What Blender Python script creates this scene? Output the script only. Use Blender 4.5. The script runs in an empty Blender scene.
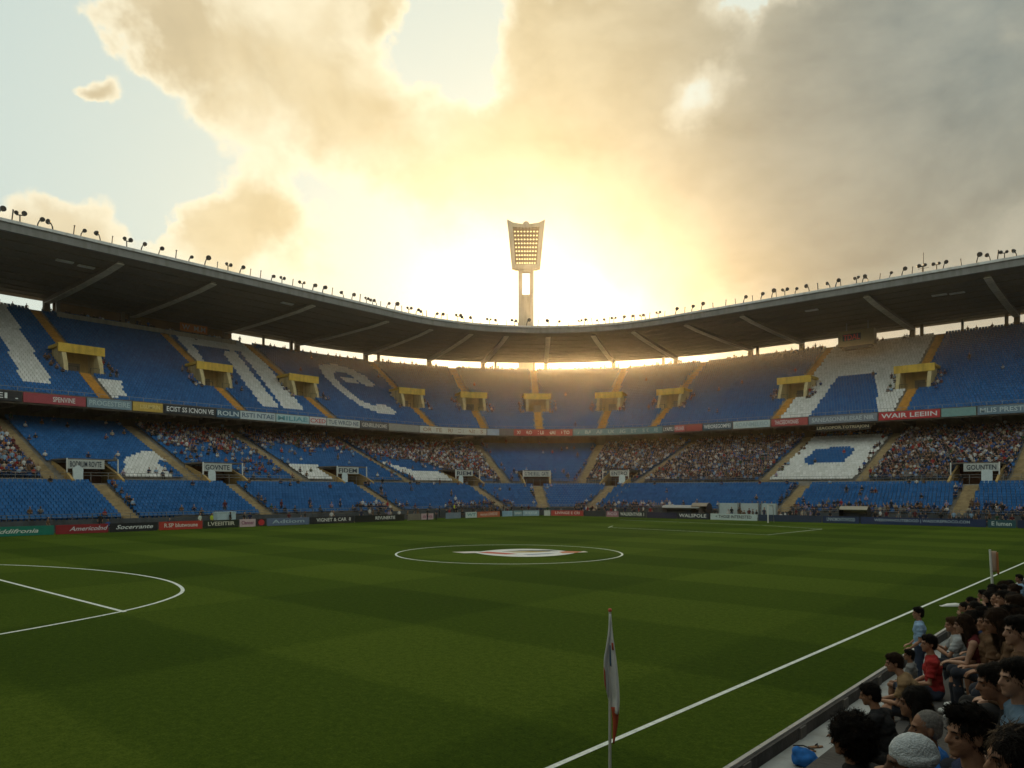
import bpy, bmesh, math, random
import numpy as np
from mathutils import Vector, Matrix, noise as mnoise

random.seed(7)
rng = np.random.default_rng(11)
PI = math.pi
scene = bpy.context.scene
COL = scene.collection

# ------------------------------------------------------------------ layout
# stadium frame: +y runs along the long left stand, +x towards the near touchline
YAW = math.radians(41.0)
CX, CY, R0 = -74.3, 95.5, 10.0            # centre of the rounded far corner, radius of the boards there
ARC = 37 * PI / 2                          # station length of the corner (measured at the roof edge)
EYE = 4.5


def pos(s, d):
    """station along the bowl, distance outward from the pitch boards -> x, y"""
    if s < 0:
        return CX - R0 - d, CY + s
    if s > ARC:
        return CX + s - ARC, CY + R0 + d
    a = s / 37
    return CX - (R0 + d) * math.cos(a), CY + (R0 + d) * math.sin(a)


def ang(s):
    """heading of the tangent (increasing station)"""
    if s < 0:
        return PI / 2
    if s > ARC:
        return 0.0
    return PI / 2 - s / 37


def stretch(s, d):
    return (R0 + d) / 37 if 0 <= s <= ARC else 1.0


def depth(x, y):
    return -math.sin(YAW) * x + math.cos(YAW) * y


def side(x, y):
    return math.cos(YAW) * x + math.sin(YAW) * y


S_MIN, S_MAX = -150.0, 160.0


def stations(a, b, step=2.4):
    """stations from a to b: fine in the corner, sparse on the straights"""
    out = [a]
    for k in range(1, 400):
        s = k * step
        if s > ARC:
            break
        if a < s < b:
            out.append(s)
    for s in (0.0, ARC):
        if a < s < b:
            out.append(s)
    out.append(b)
    return sorted(set(out))


# ------------------------------------------------------------------ helpers
def setp(o, label=None, cat=None, group=None, kind=None):
    if label:
        o['label'] = label
    if cat:
        o['category'] = cat
    if group:
        o['group'] = group
    if kind:
        o['kind'] = kind
    return o


def empty(name, loc=(0, 0, 0), rz=0.0, label=None, cat=None, group=None):
    o = bpy.data.objects.new(name, None)
    COL.objects.link(o)
    o.location = loc
    o.rotation_euler = (0, 0, rz)
    o.empty_display_size = 0.3
    return setp(o, label, cat, group)


class MB:
    """collects faces, links them as one mesh object"""

    def __init__(self):
        self.v, self.f, self.m, self.smooth = [], [], [], []

    def face(self, pts, m=0, sm=False):
        n = len(self.v)
        self.v.extend([tuple(p) for p in pts])
        self.f.append(tuple(range(n, n + len(pts))))
        self.m.append(m)
        self.smooth.append(sm)

    def grid(self, rows, m=0, sm=False, closed=False):
        n = len(self.v)
        w = len(rows[0])
        for r in rows:
            self.v.extend([tuple(p) for p in r])
        for i in range(len(rows) - 1):
            for j in range(w if closed else w - 1):
                a, b = n + i * w + j, n + i * w + (j + 1) % w
                self.f.append((a, b, b + w, a + w))
                self.m.append(m)
                self.smooth.append(sm)

    def box(self, c, size, m=0, rz=0.0, M=None):
        x, y, z = [k / 2 for k in size]
        P = [Vector((sx * x, sy * y, sz * z)) for sz in (-1, 1) for sy in (-1, 1) for sx in (-1, 1)]
        if M is None:
            M = Matrix.Translation(c) @ Matrix.Rotation(rz, 4, 'Z')
        n = len(self.v)
        self.v.extend([tuple(M @ p) for p in P])
        for q in ((0, 2, 3, 1), (4, 5, 7, 6), (0, 1, 5, 4), (2, 6, 7, 3), (0, 4, 6, 2), (1, 3, 7, 5)):
            self.f.append(tuple(n + k for k in q))
            self.m.append(m)
            self.smooth.append(False)

    def tube(self, pts, radii, seg=8, m=0, cap=True, sm=True):
        pts = [Vector(p) for p in pts]
        if not hasattr(radii, '__len__'):
            radii = [radii] * len(pts)
        rows = []
        for i, p in enumerate(pts):
            t = (pts[min(i + 1, len(pts) - 1)] - pts[max(i - 1, 0)]).normalized()
            u = t.orthogonal().normalized() if abs(t.z) > .95 else t.cross(Vector((0, 0, 1))).normalized()
            if abs(t.z) > .95:
                u = Vector((1, 0, 0)) - t * t.x
                u.normalize()
            w = t.cross(u)
            rows.append([p + (u * math.cos(a) + w * math.sin(a)) * radii[i]
                         for a in [2 * PI * k / seg for k in range(seg)]])
        self.grid(rows, m, sm, closed=True)
        if cap:
            self.face(rows[0][::-1], m)
            self.face(rows[-1], m)

    def ball(self, c, r, m=0, seg=10, rings=7, M=None):
        c = Vector(c)
        if not hasattr(r, '__len__'):
            r = (r, r, r)
        rows = []
        for i in range(rings + 1):
            t = PI * i / rings
            rows.append([Vector((r[0] * math.sin(t) * math.cos(2 * PI * k / seg),
                                 r[1] * math.sin(t) * math.sin(2 * PI * k / seg),
                                 -r[2] * math.cos(t))) for k in range(seg)])
        if M is not None:
            rows = [[M @ p for p in q] for q in rows]
        self.grid([[c + p for p in q] for q in rows], m, True, closed=True)

    def mesh(self, name, mats):
        me = bpy.data.meshes.new(name)
        me.from_pydata(self.v, [], self.f)
        for mt in (mats if isinstance(mats, (list, tuple)) else [mats]):
            me.materials.append(mt)
        me.polygons.foreach_set('material_index', self.m)
        me.polygons.foreach_set('use_smooth', self.smooth)
        me.update()
        return me

    def build(self, name, mats, parent=None):
        o = bpy.data.objects.new(name, self.mesh(name, mats))
        COL.objects.link(o)
        if parent is not None:
            o.parent = parent
        return o

    # pieces that follow the bowl: profile points are (d, h)
    def sweep(self, prof, a, b, m=0, step=2.4, closed=False, caps=True):
        ss = stations(a, b, step)
        rows = [[(*pos(s, d), h) for d, h in prof] for s in ss]
        self.grid(rows, m, False, closed)
        if closed and caps:
            self.face(rows[0], m)
            self.face(rows[-1][::-1], m)

    def bowlbox(self, s0, s1, d0, d1, h0, h1, m=0, step=2.4):
        self.sweep([(d0, h0), (d1, h0), (d1, h1), (d0, h1)], s0, s1, m, step, closed=True)


def copy_tree(o, parent=None):
    c = o.copy()
    COL.objects.link(c)
    if parent is not None:
        c.parent = parent
    for ch in list(o.children):
        copy_tree(ch, c)
    return c


# ------------------------------------------------------------------ materials
def new_mat(name):
    m = bpy.data.materials.new(name)
    m.use_nodes = True
    nt = m.node_tree
    return m, nt, nt.nodes['Principled BSDF']


def mat(name, col, rough=.6, var=.18, scale=3.0, bump=0.0, bscale=40.0, metal=0.0, spec=.4, emit=None, estr=0.0, stain=0.0):
    m, nt, b = new_mat(name)
    N, Lk = nt.nodes, nt.links
    b.inputs['Roughness'].default_value = rough
    b.inputs['Metallic'].default_value = metal
    b.inputs['Specular IOR Level'].default_value = spec
    tc = N.new('ShaderNodeTexCoord')
    n1 = N.new('ShaderNodeTexNoise')
    n1.inputs['Scale'].default_value = scale
    n1.inputs['Detail'].default_value = 6
    n1.inputs['Roughness'].default_value = .65
    Lk.new(tc.outputs['Object'], n1.inputs['Vector'])
    rp = N.new('ShaderNodeValToRGB')
    lo = [c * (1 - var) for c in col[:3]]
    hi = [min(1, c * (1 + var)) for c in col[:3]]
    rp.color_ramp.elements[0].position = .3
    rp.color_ramp.elements[0].color = (*lo, 1)
    rp.color_ramp.elements[1].position = .7
    rp.color_ramp.elements[1].color = (*hi, 1)
    Lk.new(n1.outputs['Fac'], rp.inputs['Fac'])
    out = rp.outputs['Color']
    if stain > 0:
        mp = N.new('ShaderNodeMapping')
        mp.inputs['Scale'].default_value = (.9, .9, .12)
        Lk.new(tc.outputs['Object'], mp.inputs['Vector'])
        n2 = N.new('ShaderNodeTexNoise')
        n2.inputs['Scale'].default_value = 1.7
        n2.inputs['Detail'].default_value = 5
        Lk.new(mp.outputs['Vector'], n2.inputs['Vector'])
        r2 = N.new('ShaderNodeValToRGB')
        r2.color_ramp.elements[0].position = .45
        r2.color_ramp.elements[0].color = (1, 1, 1, 1)
        r2.color_ramp.elements[1].position = .72
        k = 1 - stain
        r2.color_ramp.elements[1].color = (k, k * .96, k * .9, 1)
        Lk.new(n2.outputs['Fac'], r2.inputs['Fac'])
        mx = N.new('ShaderNodeMix')
        mx.data_type = 'RGBA'
        mx.blend_type = 'MULTIPLY'
        mx.inputs['Factor'].default_value = 1
        Lk.new(out, mx.inputs['A'])
        Lk.new(r2.outputs['Color'], mx.inputs['B'])
        out = mx.outputs['Result']
    Lk.new(out, b.inputs['Base Color'])
    if bump > 0:
        n3 = N.new('ShaderNodeTexNoise')
        n3.inputs['Scale'].default_value = bscale
        n3.inputs['Detail'].default_value = 4
        Lk.new(tc.outputs['Object'], n3.inputs['Vector'])
        bp = N.new('ShaderNodeBump')
        bp.inputs['Strength'].default_value = bump
        bp.inputs['Distance'].default_value = .05
        Lk.new(n3.outputs['Fac'], bp.inputs['Height'])
        Lk.new(bp.outputs['Normal'], b.inputs['Normal'])
    if emit:
        b.inputs['Emission Color'].default_value = (*emit, 1)
        b.inputs['Emission Strength'].default_value = estr
    return m


def seat_mat(name, col):
    """plastic that has faded seat by seat (per-seat value stored on the mesh)"""
    m, nt, b = new_mat(name)
    N, Lk = nt.nodes, nt.links
    b.inputs['Roughness'].default_value = .5
    b.inputs['Specular IOR Level'].default_value = .15
    at = N.new('ShaderNodeAttribute')
    at.attribute_name = 'fade'
    rp = N.new('ShaderNodeValToRGB')
    g = sum(col) / 3
    rp.color_ramp.elements[0].color = (*[c * .72 for c in col], 1)
    rp.color_ramp.elements[1].color = (*[min(.8, c * 1.15 + .02) for c in col], 1)
    Lk.new(at.outputs['Fac'], rp.inputs['Fac'])
    Lk.new(rp.outputs['Color'], b.inputs['Base Color'])
    return m


M = {}
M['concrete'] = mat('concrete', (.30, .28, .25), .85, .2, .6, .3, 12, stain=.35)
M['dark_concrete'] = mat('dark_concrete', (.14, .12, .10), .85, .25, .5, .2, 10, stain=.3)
M['tan'] = mat('tan_render', (.44, .30, .12), .8, .18, .6, .2, 10, stain=.25)
M['door_tan'] = mat('door_tan', (.66, .46, .18), .8, .18, .6, .2, 10, stain=.25)
M['ochre'] = mat('ochre_paint', (.56, .28, .05), .75, .2, .9, .2, 15, stain=.3)
M['sand'] = mat('sand_steps', (.40, .31, .18), .85, .2, .9, .2, 15, stain=.3)
M['yellow'] = mat('yellow_paint', (.78, .52, .07), .6, .15, .8, stain=.3)
M['cream'] = mat('cream_paint', (.70, .58, .32), .65, .15, .8, stain=.3)
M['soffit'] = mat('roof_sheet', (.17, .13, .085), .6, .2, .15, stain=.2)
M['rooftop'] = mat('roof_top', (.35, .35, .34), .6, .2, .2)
M['fascia'] = mat('fascia_metal', (.20, .20, .20), .5, .12, .4, stain=.3)
M['gutter'] = mat('gutter_metal', (.58, .59, .60), .4, .12, .5, stain=.25)
M['beam'] = mat('beam_lit_tone', (.74, .68, .56), .5, .15, .5, stain=.25)  # pale tone with the light on the beam undersides put into the colour
M['column'] = mat('column_paint', (.20, .16, .11), .6, .2, 1)
M['black'] = mat('black_metal', (.02, .02, .02), .5, .3, 4)
M['steel'] = mat('grey_steel', (.28, .28, .28), .4, .2, 4, metal=.6)
M['white'] = mat('white_paint', (.74, .75, .74), .55, .08, 2, stain=.15)
M['lamp_glass'] = mat('lamp_glass', (.8, .74, .55), .2, .05, 3, emit=(1.0, .72, .32), estr=1.1)
M['tower'] = mat('tower_concrete', (.48, .42, .33), .7, .12, .3, stain=.25)
M['blue'] = seat_mat('blue_seat', (.004, .102, .315))
M['whiteseat'] = seat_mat('white_seat', (.80, .81, .78))


def grass_mat():
    m, nt, b = new_mat('mown_grass')
    N, Lk = nt.nodes, nt.links
    b.inputs['Roughness'].default_value = .95
    b.inputs['Specular IOR Level'].default_value = .03
    tc = N.new('ShaderNodeTexCoord')
    sx = N.new('ShaderNodeSeparateXYZ')
    Lk.new(tc.outputs['Object'], sx.inputs[0])

    def mth(op, a, b_=None, c=None):
        n = N.new('ShaderNodeMath')
        n.operation = op
        for i, k in enumerate((a, b_, c)):
            if k is None:
                continue
            if isinstance(k, (int, float)):
                n.inputs[i].default_value = k
            else:
                Lk.new(k, n.inputs[i])
        return n.outputs[0]

    def noise(scale, det=5, rough=.6, vec=None):
        n = N.new('ShaderNodeTexNoise')
        n.inputs['Scale'].default_value = scale
        n.inputs['Detail'].default_value = det
        n.inputs['Roughness'].default_value = rough
        Lk.new(vec if vec is not None else tc.outputs['Object'], n.inputs['Vector'])
        return n.outputs['Fac']

    wob = mth('MULTIPLY', mth('SUBTRACT', noise(.35, 3), .5), .5)

    def stripe(axis, width, soft):
        # +1 / -1 mowing bands with slightly ragged edges
        t = mth('ADD', axis, wob)
        s = mth('SINE', mth('MULTIPLY', t, PI / width))
        s = mth('MULTIPLY', s, soft)
        return mth('MINIMUM', mth('MAXIMUM', s, -1), 1)

    sa = stripe(sx.outputs['Y'], 5.6, 9)
    sb = stripe(sx.outputs['X'], 9.5, 12)
    big = mth('SUBTRACT', noise(.06, 4), .5)
    fine = mth('SUBTRACT', noise(5.5, 8, .82), .5)
    blade = mth('SUBTRACT', noise(21, 5, .85), .5)
    v = mth('ADD', mth('MULTIPLY', sa, .12), mth('MULTIPLY', sb, .09))
    v = mth('ADD', v, mth('MULTIPLY', big, .55))
    v = mth('ADD', v, mth('MULTIPLY', fine, 1.9))
    v = mth('ADD', v, mth('MULTIPLY', blade, 2.2))
    v = mth('ADD', mth('MULTIPLY', v, .5), .5)
    rp = N.new('ShaderNodeValToRGB')
    e = rp.color_ramp.elements
    e[0].position, e[0].color = .14, (.014, .032, .004, 1)
    e[1].position, e[1].color = .86, (.112, .152, .018, 1)
    k = e.new(.5)
    k.color = (.052, .085, .008, 1)
    Lk.new(v, rp.inputs['Fac'])
    Lk.new(rp.outputs['Color'], b.inputs['Base Color'])
    bp = N.new('ShaderNodeBump')
    bp.inputs['Strength'].default_value = .8
    bp.inputs['Distance'].default_value = .03
    Lk.new(mth('ADD', fine, blade), bp.inputs['Height'])
    Lk.new(bp.outputs['Normal'], b.inputs['Normal'])
    return m


M['grass'] = grass_mat()
M['line'] = mat('line_paint', (.70, .74, .70), .8, .25, 6, .2, 60)

_pc = {}


def paint(col, rough=.5, var=.1, **k):
    key = (tuple(col), rough, var)
    if key not in _pc:
        _pc[key] = mat('paint', col, rough, var, 2.0, **k)
    return _pc[key]


# ------------------------------------------------------------------ ground, pitch, markings
def sheet(name, pts, z, m, kind='structure'):
    b = MB()
    b.face([(x, y, z) for x, y in pts])
    o = b.build(name, m)
    if kind:
        setp(o, kind=kind)
    return o


sheet('ground', [(-3000, -3000), (3000, -3000), (3000, 3000), (-3000, 3000)], -.06, mat('earth', (.20, .18, .14), .9, .2, .02))
pb = MB()
pp = []
for s in stations(-240, 160, 1.2):
    pp.append((*pos(s, 3.2), 0.0))
pp = [p for p in pp] + [(-5.04, CY + R0 + 3.2, 0), (-5.04, CY - 240, 0)]
pp = [p for p in pp if p[0] <= -5.0]
pb.face(pp)
setp(pb.build('pitch', M['grass']), kind='structure')


def ribbon(name, pts, w, z=.006, closed=False):
    b = MB()
    P = [Vector((x, y, 0)) for x, y in pts]
    rows = []
    n = len(P)
    for i in range(n):
        a = P[(i - 1) % n] if closed else P[max(i - 1, 0)]
        c = P[(i + 1) % n] if closed else P[min(i + 1, n - 1)]
        t = (c - a).normalized()
        nn = Vector((-t.y, t.x, 0)) * w / 2
        rows.append([P[i] + nn + Vector((0, 0, z)), P[i] - nn + Vector((0, 0, z))])
    if closed:
        rows.append(rows[0])
    b.grid(rows)
    return setp(b.build(name, M['line']), kind='structure')


ribbon('touchline', [(-7.62, 4.0), (-5.72, 94.0)], .115)
ribbon('centre_circle', [(-35.3 + 8.0 * math.cos(t), 40.3 + 8.0 * math.sin(t)) for t in [2 * PI * k / 72 for k in range(72)]], .15, closed=True)
ribbon('penalty_area_line', [(-70, 11.5), (-28.9, 11.5)], .16, z=.010)
arc_pts = [(-56.5, 11.4), (-52.6, 14.0), (-48.6, 15.6), (-44.6, 16.6), (-41, 17.0), (-37.6, 16.9), (-34.8, 16.3), (-32.5, 15.3), (-30.6, 13.6), (-29.2, 11.6), (-28.2, 9.4), (-27.3, 6.8), (-26.8, 4.0), (-26.7, 1.0)]


def smooth_curve(p, n=6):
    out = []
    P = [Vector((a, b, 0)) for a, b in p]
    for i in range(len(P) - 1):
        p0, p1, p2, p3 = P[max(i - 1, 0)], P[i], P[i + 1], P[min(i + 2, len(P) - 1)]
        for k in range(n):
            t = k / n
            q = .5 * ((2 * p1) + (p2 - p0) * t + (2 * p0 - 5 * p1 + 4 * p2 - p3) * t * t + (3 * p1 - p0 - 3 * p2 + p3) * t ** 3)
            out.append((q.x, q.y))
    out.append((P[-1].x, P[-1].y))
    return out


ribbon('penalty_arc', smooth_curve(arc_pts), .16)
ribbon('goal_area_line', [(-52.0, 79.0), (-50.4, 75.6), (-30.0, 73.6), (-29.7, 88.6), (-38.5, 93.0), (-62, 96.0)], .16)

# printed emblem cover laid on the centre circle (generic roundel with two ribbons)
em = empty('centre_emblem', (-35.3, 40.9, 0), YAW, 'white oval emblem cover with red, black and gold bands lying on the centre circle', 'pitch emblem')


def blob(pts, z, m, name, parent, th=.012):
    b = MB()
    top = [(x, y, z) for x, y in pts]
    b.face(top)
    b.grid([[(x, y, z - th) for x, y in pts], top], closed=True)
    return b.build(name, m, parent)


ov = lambda cx, cy, rx, ry, n=40: [(cx + rx * math.cos(2 * PI * k / n), cy + ry * math.sin(2 * PI * k / n)) for k in range(n)]
lens = lambda cx, cy, rx, ry, n=22: [(cx + rx * math.cos(t), cy + ry * math.sin(t) * abs(math.sin(t)) ** .6) for t in [2 * PI * k / (2 * n) for k in range(2 * n)]]
blob(lens(.75, -.3, 3.6, 3.4), .022, paint((.70, .69, .68), .7), 'cover', em)
blob([(-.9, .5), (.4, 1.5), (2.6, 1.7), (3.2, 1.0), (1.8, .5), (.6, .9)], .030, paint((.04, .04, .05), .7), 'dark_band', em)
blob([(-.6, .1), (.6, .55), (2.6, .55), (1.4, -.2), (.2, -.3)], .034, paint((.50, .36, .10), .7), 'gold_band', em)
blob([(-2.6, -.5), (-.6, -1.9), (.2, -1.5), (-.7, -.6), (-2.0, .4)], .030, paint((.50, .10, .06), .7), 'red_band', em)
blob([(1.0, -2.3), (2.3, -1.6), (3.0, -.6), (1.9, -1.2), (.6, -1.8)], .030, paint((.30, .32, .42), .7), 'blue_band', em)
blob([(-4.5, .3), (-3.6, -.7), (-2.4, -.5), (-1.9, .5), (-3.0, .8)], .018, paint((.66, .60, .58), .7), 'ribbon', em)
blob([(3.4, -.9), (4.4, -.5), (4.9, .6), (3.8, 1.0), (3.2, .2)], .026, paint((.54, .18, .09), .7), 'ribbon', em)
blob([(4.5, -.2), (5.3, .2), (5.1, 1.0), (4.8, .7)], .018, paint((.70, .66, .62), .7), 'ribbon_tip', em)

# ------------------------------------------------------------------ the bowl
stand = empty('stadium_stand', (*pos(29, 20), 0), 0, 'two tier curved stadium bowl with yellow aisles under one continuous cantilever roof', 'grandstand')
stand.location = (0, 0, 0)

TA = dict(d0=3.5, h0=1.2, n=12, tread=.833, rise=.342)
TB = dict(d0=15.0, h0=5.9, n=26, tread=.846, rise=.331)
TU = dict(d0=29.0, h0=17.0, n=38, tread=.816, rise=.474)
UP_AISLES = [-74.0, -52.7, -31.7, -14.0, 9.0, 20.0, 31.0, 43.2, 53.7, 78.7, 99.6, 121.0]
LOW_B = [-81.5, -64.3, -47.0, -30.0, -8.7, 20.0, 42.0, 59.0, 82.6, 97.7, 117.5]
LOW_A = [-77.5, -59.7, -42.8, -20.7, 8.0, 29.0, 52.0, 90.0, 112.6, 131.0]
LOW_V = [-77.5, -59.7, -42.8, -20.7, 8.0, 29.0, 52.0, 112.6, 131.0]
# vomitory half widths in metres at their own distance
UV_D0, UV_D1 = 37.6, 42.6
LV_D0, LV_D1 = 15.0, 20.1


def steps(T, k0=0, k1=None):
    k1 = T['n'] if k1 is None else k1
    p = []
    for k in range(k0, k1):
        h = T['h0'] + k * T['rise']
        if k > k0:
            p.append((T['d0'] + k * T['tread'], h))
        else:
            p.append((T['d0'] + k * T['tread'], h - (T['rise'] if k else 0)))
            p.append((T['d0'] + k * T['tread'], h))
        p.append((T['d0'] + (k + 1) * T['tread'], h))
    return p


def hT(T, d):
    return T['h0'] + (d - T['d0']) / T['tread'] * T['rise']


def half(s, d, w):
    return w / stretch(s, d)


def gaps(cut, d, w):
    """station intervals outside the cuts"""
    xs = sorted((c - half(c, d, w), c + half(c, d, w)) for c in cut)
    out, a = [], S_MIN
    for l, r in xs:
        out.append((a, l))
        a = r
    out.append((a, S_MAX))
    return out, xs


def row_of(T, d):
    return int(round((d - T['d0']) / T['tread']))


UW, LW = 2.75, 3.0
b = MB()
b.sweep([(3.5, 0.9)] + steps(TA) + [(13.5, 5.3), (15.0, 5.3)], S_MIN, S_MAX)
free, cuts = gaps(LOW_V, 17.5, LW)
kB = row_of(TB, LV_D1)
for a, c in free:
    b.sweep([(15.0, 5.3)] + steps(TB), a, c)
for a, c in cuts:
    b.sweep([(15.0, 5.3), (LV_D1, 5.3)], a, c)
    b.sweep([(LV_D1, 5.3)] + steps(TB, kB), a, c)
b.build('lower_terrace', M['concrete'], stand)
b = MB()
b.sweep([(3.2, 0), (3.2, 1.32), (3.5, 1.32), (3.5, .9)], S_MIN, S_MAX)
b.build('front_wall', mat('front_wall', (.075, .085, .10), .7, .3, .5, stain=.3), stand)
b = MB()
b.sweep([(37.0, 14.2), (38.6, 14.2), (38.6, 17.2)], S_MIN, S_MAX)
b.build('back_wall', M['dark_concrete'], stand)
b = MB()
free, cuts = gaps(UP_AISLES, 41, UW)
kU0, kU1 = row_of(TU, UV_D0), row_of(TU, UV_D1)
U0, U1 = TU['d0'] + kU0 * TU['tread'], TU['d0'] + kU1 * TU['tread']
hU0 = TU['h0'] + kU0 * TU['rise'] - .3
for a, c in free:
    b.sweep(steps(TU), a, c)
for a, c in cuts:
    b.sweep(steps(TU, 0, kU0), a, c)
    b.sweep([(U0, hU0 - .2), (U0, hU0), (U1, hU0)], a, c)
    b.sweep(steps(TU, kU1), a, c)
b.sweep([(60.0, 34.4), (60.0, 35.0), (60.3, 35.0), (60.3, 30)], S_MIN, S_MAX)
b.build('upper_terrace', M['concrete'], stand)
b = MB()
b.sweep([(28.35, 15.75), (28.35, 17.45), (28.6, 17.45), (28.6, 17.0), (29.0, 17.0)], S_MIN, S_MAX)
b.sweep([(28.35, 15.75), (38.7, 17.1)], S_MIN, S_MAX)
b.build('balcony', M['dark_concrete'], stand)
# soffit ribs of the balcony
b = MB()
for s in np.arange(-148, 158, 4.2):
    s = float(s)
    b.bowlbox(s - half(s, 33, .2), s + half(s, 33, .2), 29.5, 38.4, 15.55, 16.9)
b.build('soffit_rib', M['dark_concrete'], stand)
# rails: gangway, pitch side, balcony top
b = MB()
for d, h in ((14.9, 6.6), (14.9, 6.25), (3.35, 1.9), (3.35, 1.6), (28.5, 17.95)):
    b.bowlbox(S_MIN, S_MAX, d, d + .05, h, h + .05)
for s in np.arange(-148, 158, 2.0):
    s = float(s)
    b.bowlbox(s - half(s, 15, .03), s + half(s, 15, .03), 14.9, 14.95, 5.3, 6.6)
    b.bowlbox(s - half(s, 28.5, .03), s + half(s, 28.5, .03), 28.5, 28.55, 17.4, 17.95)
    if stretch(s, 3.4) > .9 or int(s) % 4 == 0:
        b.bowlbox(s - half(s, 3.4, .03), s + half(s, 3.4, .03), 3.35, 3.4, 1.3, 1.9)
b.build('railing', M['steel'], stand)

# aisles: painted stairs, two risers to a row
def stair(T, s, w, k0, k1, m, name='aisle'):
    b = MB()
    p = []
    for k in range(k0, k1):
        d, h = T['d0'] + k * T['tread'], T['h0'] + k * T['rise'] + .02
        p += [(d - .02, h - T['rise'] * (1 if k > k0 else .2)), (d - .02, h - (.5 * T['rise'] if False else 0))]
        p += [(d + .5 * T['tread'], h), (d + .5 * T['tread'], h + .5 * T['rise'])]
        p += [(d + T['tread'] - .02, h + .5 * T['rise'])]
    dm = T['d0'] + .5 * (k0 + k1) * T['tread']
    rows = []
    for sg in (-1, 1):
        # constant width up the flight even where the bowl curves
        rows.append([(*pos(s + sg * w / 2 / stretch(s, d), d), h) for d, h in p])
    b.grid(rows)
    return b.build(name, m, stand)


for s in UP_AISLES:
    stair(TU, s, 1.5, kU1, TU['n'], M['ochre'])
    stair(TU, s, 1.5, 0, kU0, M['ochre'])
for s in LOW_B:
    stair(TB, s, 1.5, 0, TB['n'], M['sand'])
for s in LOW_A:
    stair(TA, s, 1.7, 0, TA['n'], M['sand'])

# upper vomitories: carved doorways with a yellow hood
for s in UP_AISLES:
    w = half(s, 41, UW)
    t = .6 / stretch(s, 41)
    ht = hT(TU, U1) + .15
    v = empty('vomitory', (*pos(s, U0), hU0))
    v.parent = stand
    v.location = (0, 0, 0)
    for sg in (-1, 1):
        b = MB()
        a, c = sorted((s + sg * w, s + sg * (w - t)))
        prof = [(U0 - .1, hU0), (U1, hU0), (U1, ht + .6), (U0 + 1.2, ht + .6), (U0 + .1, hT(TU, U0) + 1.0)]
        b.sweep(prof, a, c, 0, closed=True)
        b.build('side_wall', M['cream'], v)
    b = MB()
    b.bowlbox(s - w - t * .8, s + w + t * .8, U0 + .9, U1 + .25, ht + .62, ht + 1.05)
    b.bowlbox(s - w - t * .8, s + w + t * .8, U0 + .75, U0 + 1.1, ht - .2, ht + 1.12)
    b.build('hood', M['yellow'], v)
    b = MB()
    b.bowlbox(s - w + t, s + w - t, U1 - .35, U1 - .05, hU0, ht + .58)
    b.build('door_wall', M['door_tan'], v)
    b = MB()
    b.bowlbox(s - w * .25, s + w * .35, U1 - .42, U1 - .36, hU0, hU0 + 2.1)
    b.build('doorway', M['column'], v)
    for q in (-1, 1):
        b = MB()
        l, r = sorted((s + q * (w - t), s + q * w * .3))
        b.bowlbox(l, r, U0 - .16, U0 - .1, hU0 + .95, hU0 + 1.0)
        for x in (l + t * .1, r - t * .1):
            b.bowlbox(x - t * .06, x + t * .06, U0 - .155, U0 - .105, hU0, hU0 + .97)
        b.build('rail', M['black'], v)

# ---- lettering
_txt = {}


def text_verts(txt, bold=.0):
    """flat letter outline of a string: verts scaled to unit height, faces"""
    if txt in _txt:
        return _txt[txt]
    cu = bpy.data.curves.new('lettering', 'FONT')
    cu.body = txt
    cu.size = 1
    cu.offset = .018
    cu.resolution_u = 2
    ob = bpy.data.objects.new('lettering_source', cu)
    COL.objects.link(ob)
    dg = bpy.context.evaluated_depsgraph_get()
    me = bpy.data.meshes.new_from_object(ob.evaluated_get(dg))
    v = [(q.co.x, q.co.y) for q in me.vertices]
    f = [tuple(p.vertices) for p in me.polygons]
    bpy.data.objects.remove(ob)
    bpy.data.meshes.remove(me)
    bpy.data.curves.remove(cu)
    xs, ys = [a for a, _ in v], [c for _, c in v]
    x0, y0, hh = min(xs), min(ys), max(ys) - min(ys)
    v = [((x - x0) / hh, (y - y0) / hh) for x, y in v]
    wdt = max(a for a, _ in v)
    _txt[txt] = (v, f, wdt)
    return _txt[txt]


def letters(txt, s0, s1, d, h0, h1, m, parent, skew=0.0, name='lettering'):
    v, f, wd = text_verts(txt)
    b = MB()
    b.v = [(*pos(s0 + (s1 - s0) * (x / wd) + skew * y * (s1 - s0) / wd, d), h0 + (h1 - h0) * y) for x, y in v]
    b.f = f
    b.m = [0] * len(f)
    b.smooth = [False] * len(f)
    return b.build(name, m, parent)


def flat_letters(txt, M4, w, h, m, parent, skew=0.0):
    v, f, wd = text_verts(txt)
    b = MB()
    b.v = [tuple(M4 @ Vector(((x / wd - .5 + skew * y) * w, 0, (y - .5) * h))) for x, y in v]
    b.f = f
    b.m = [0] * len(f)
    b.smooth = [False] * len(f)
    return b.build('lettering', m, parent)


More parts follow.
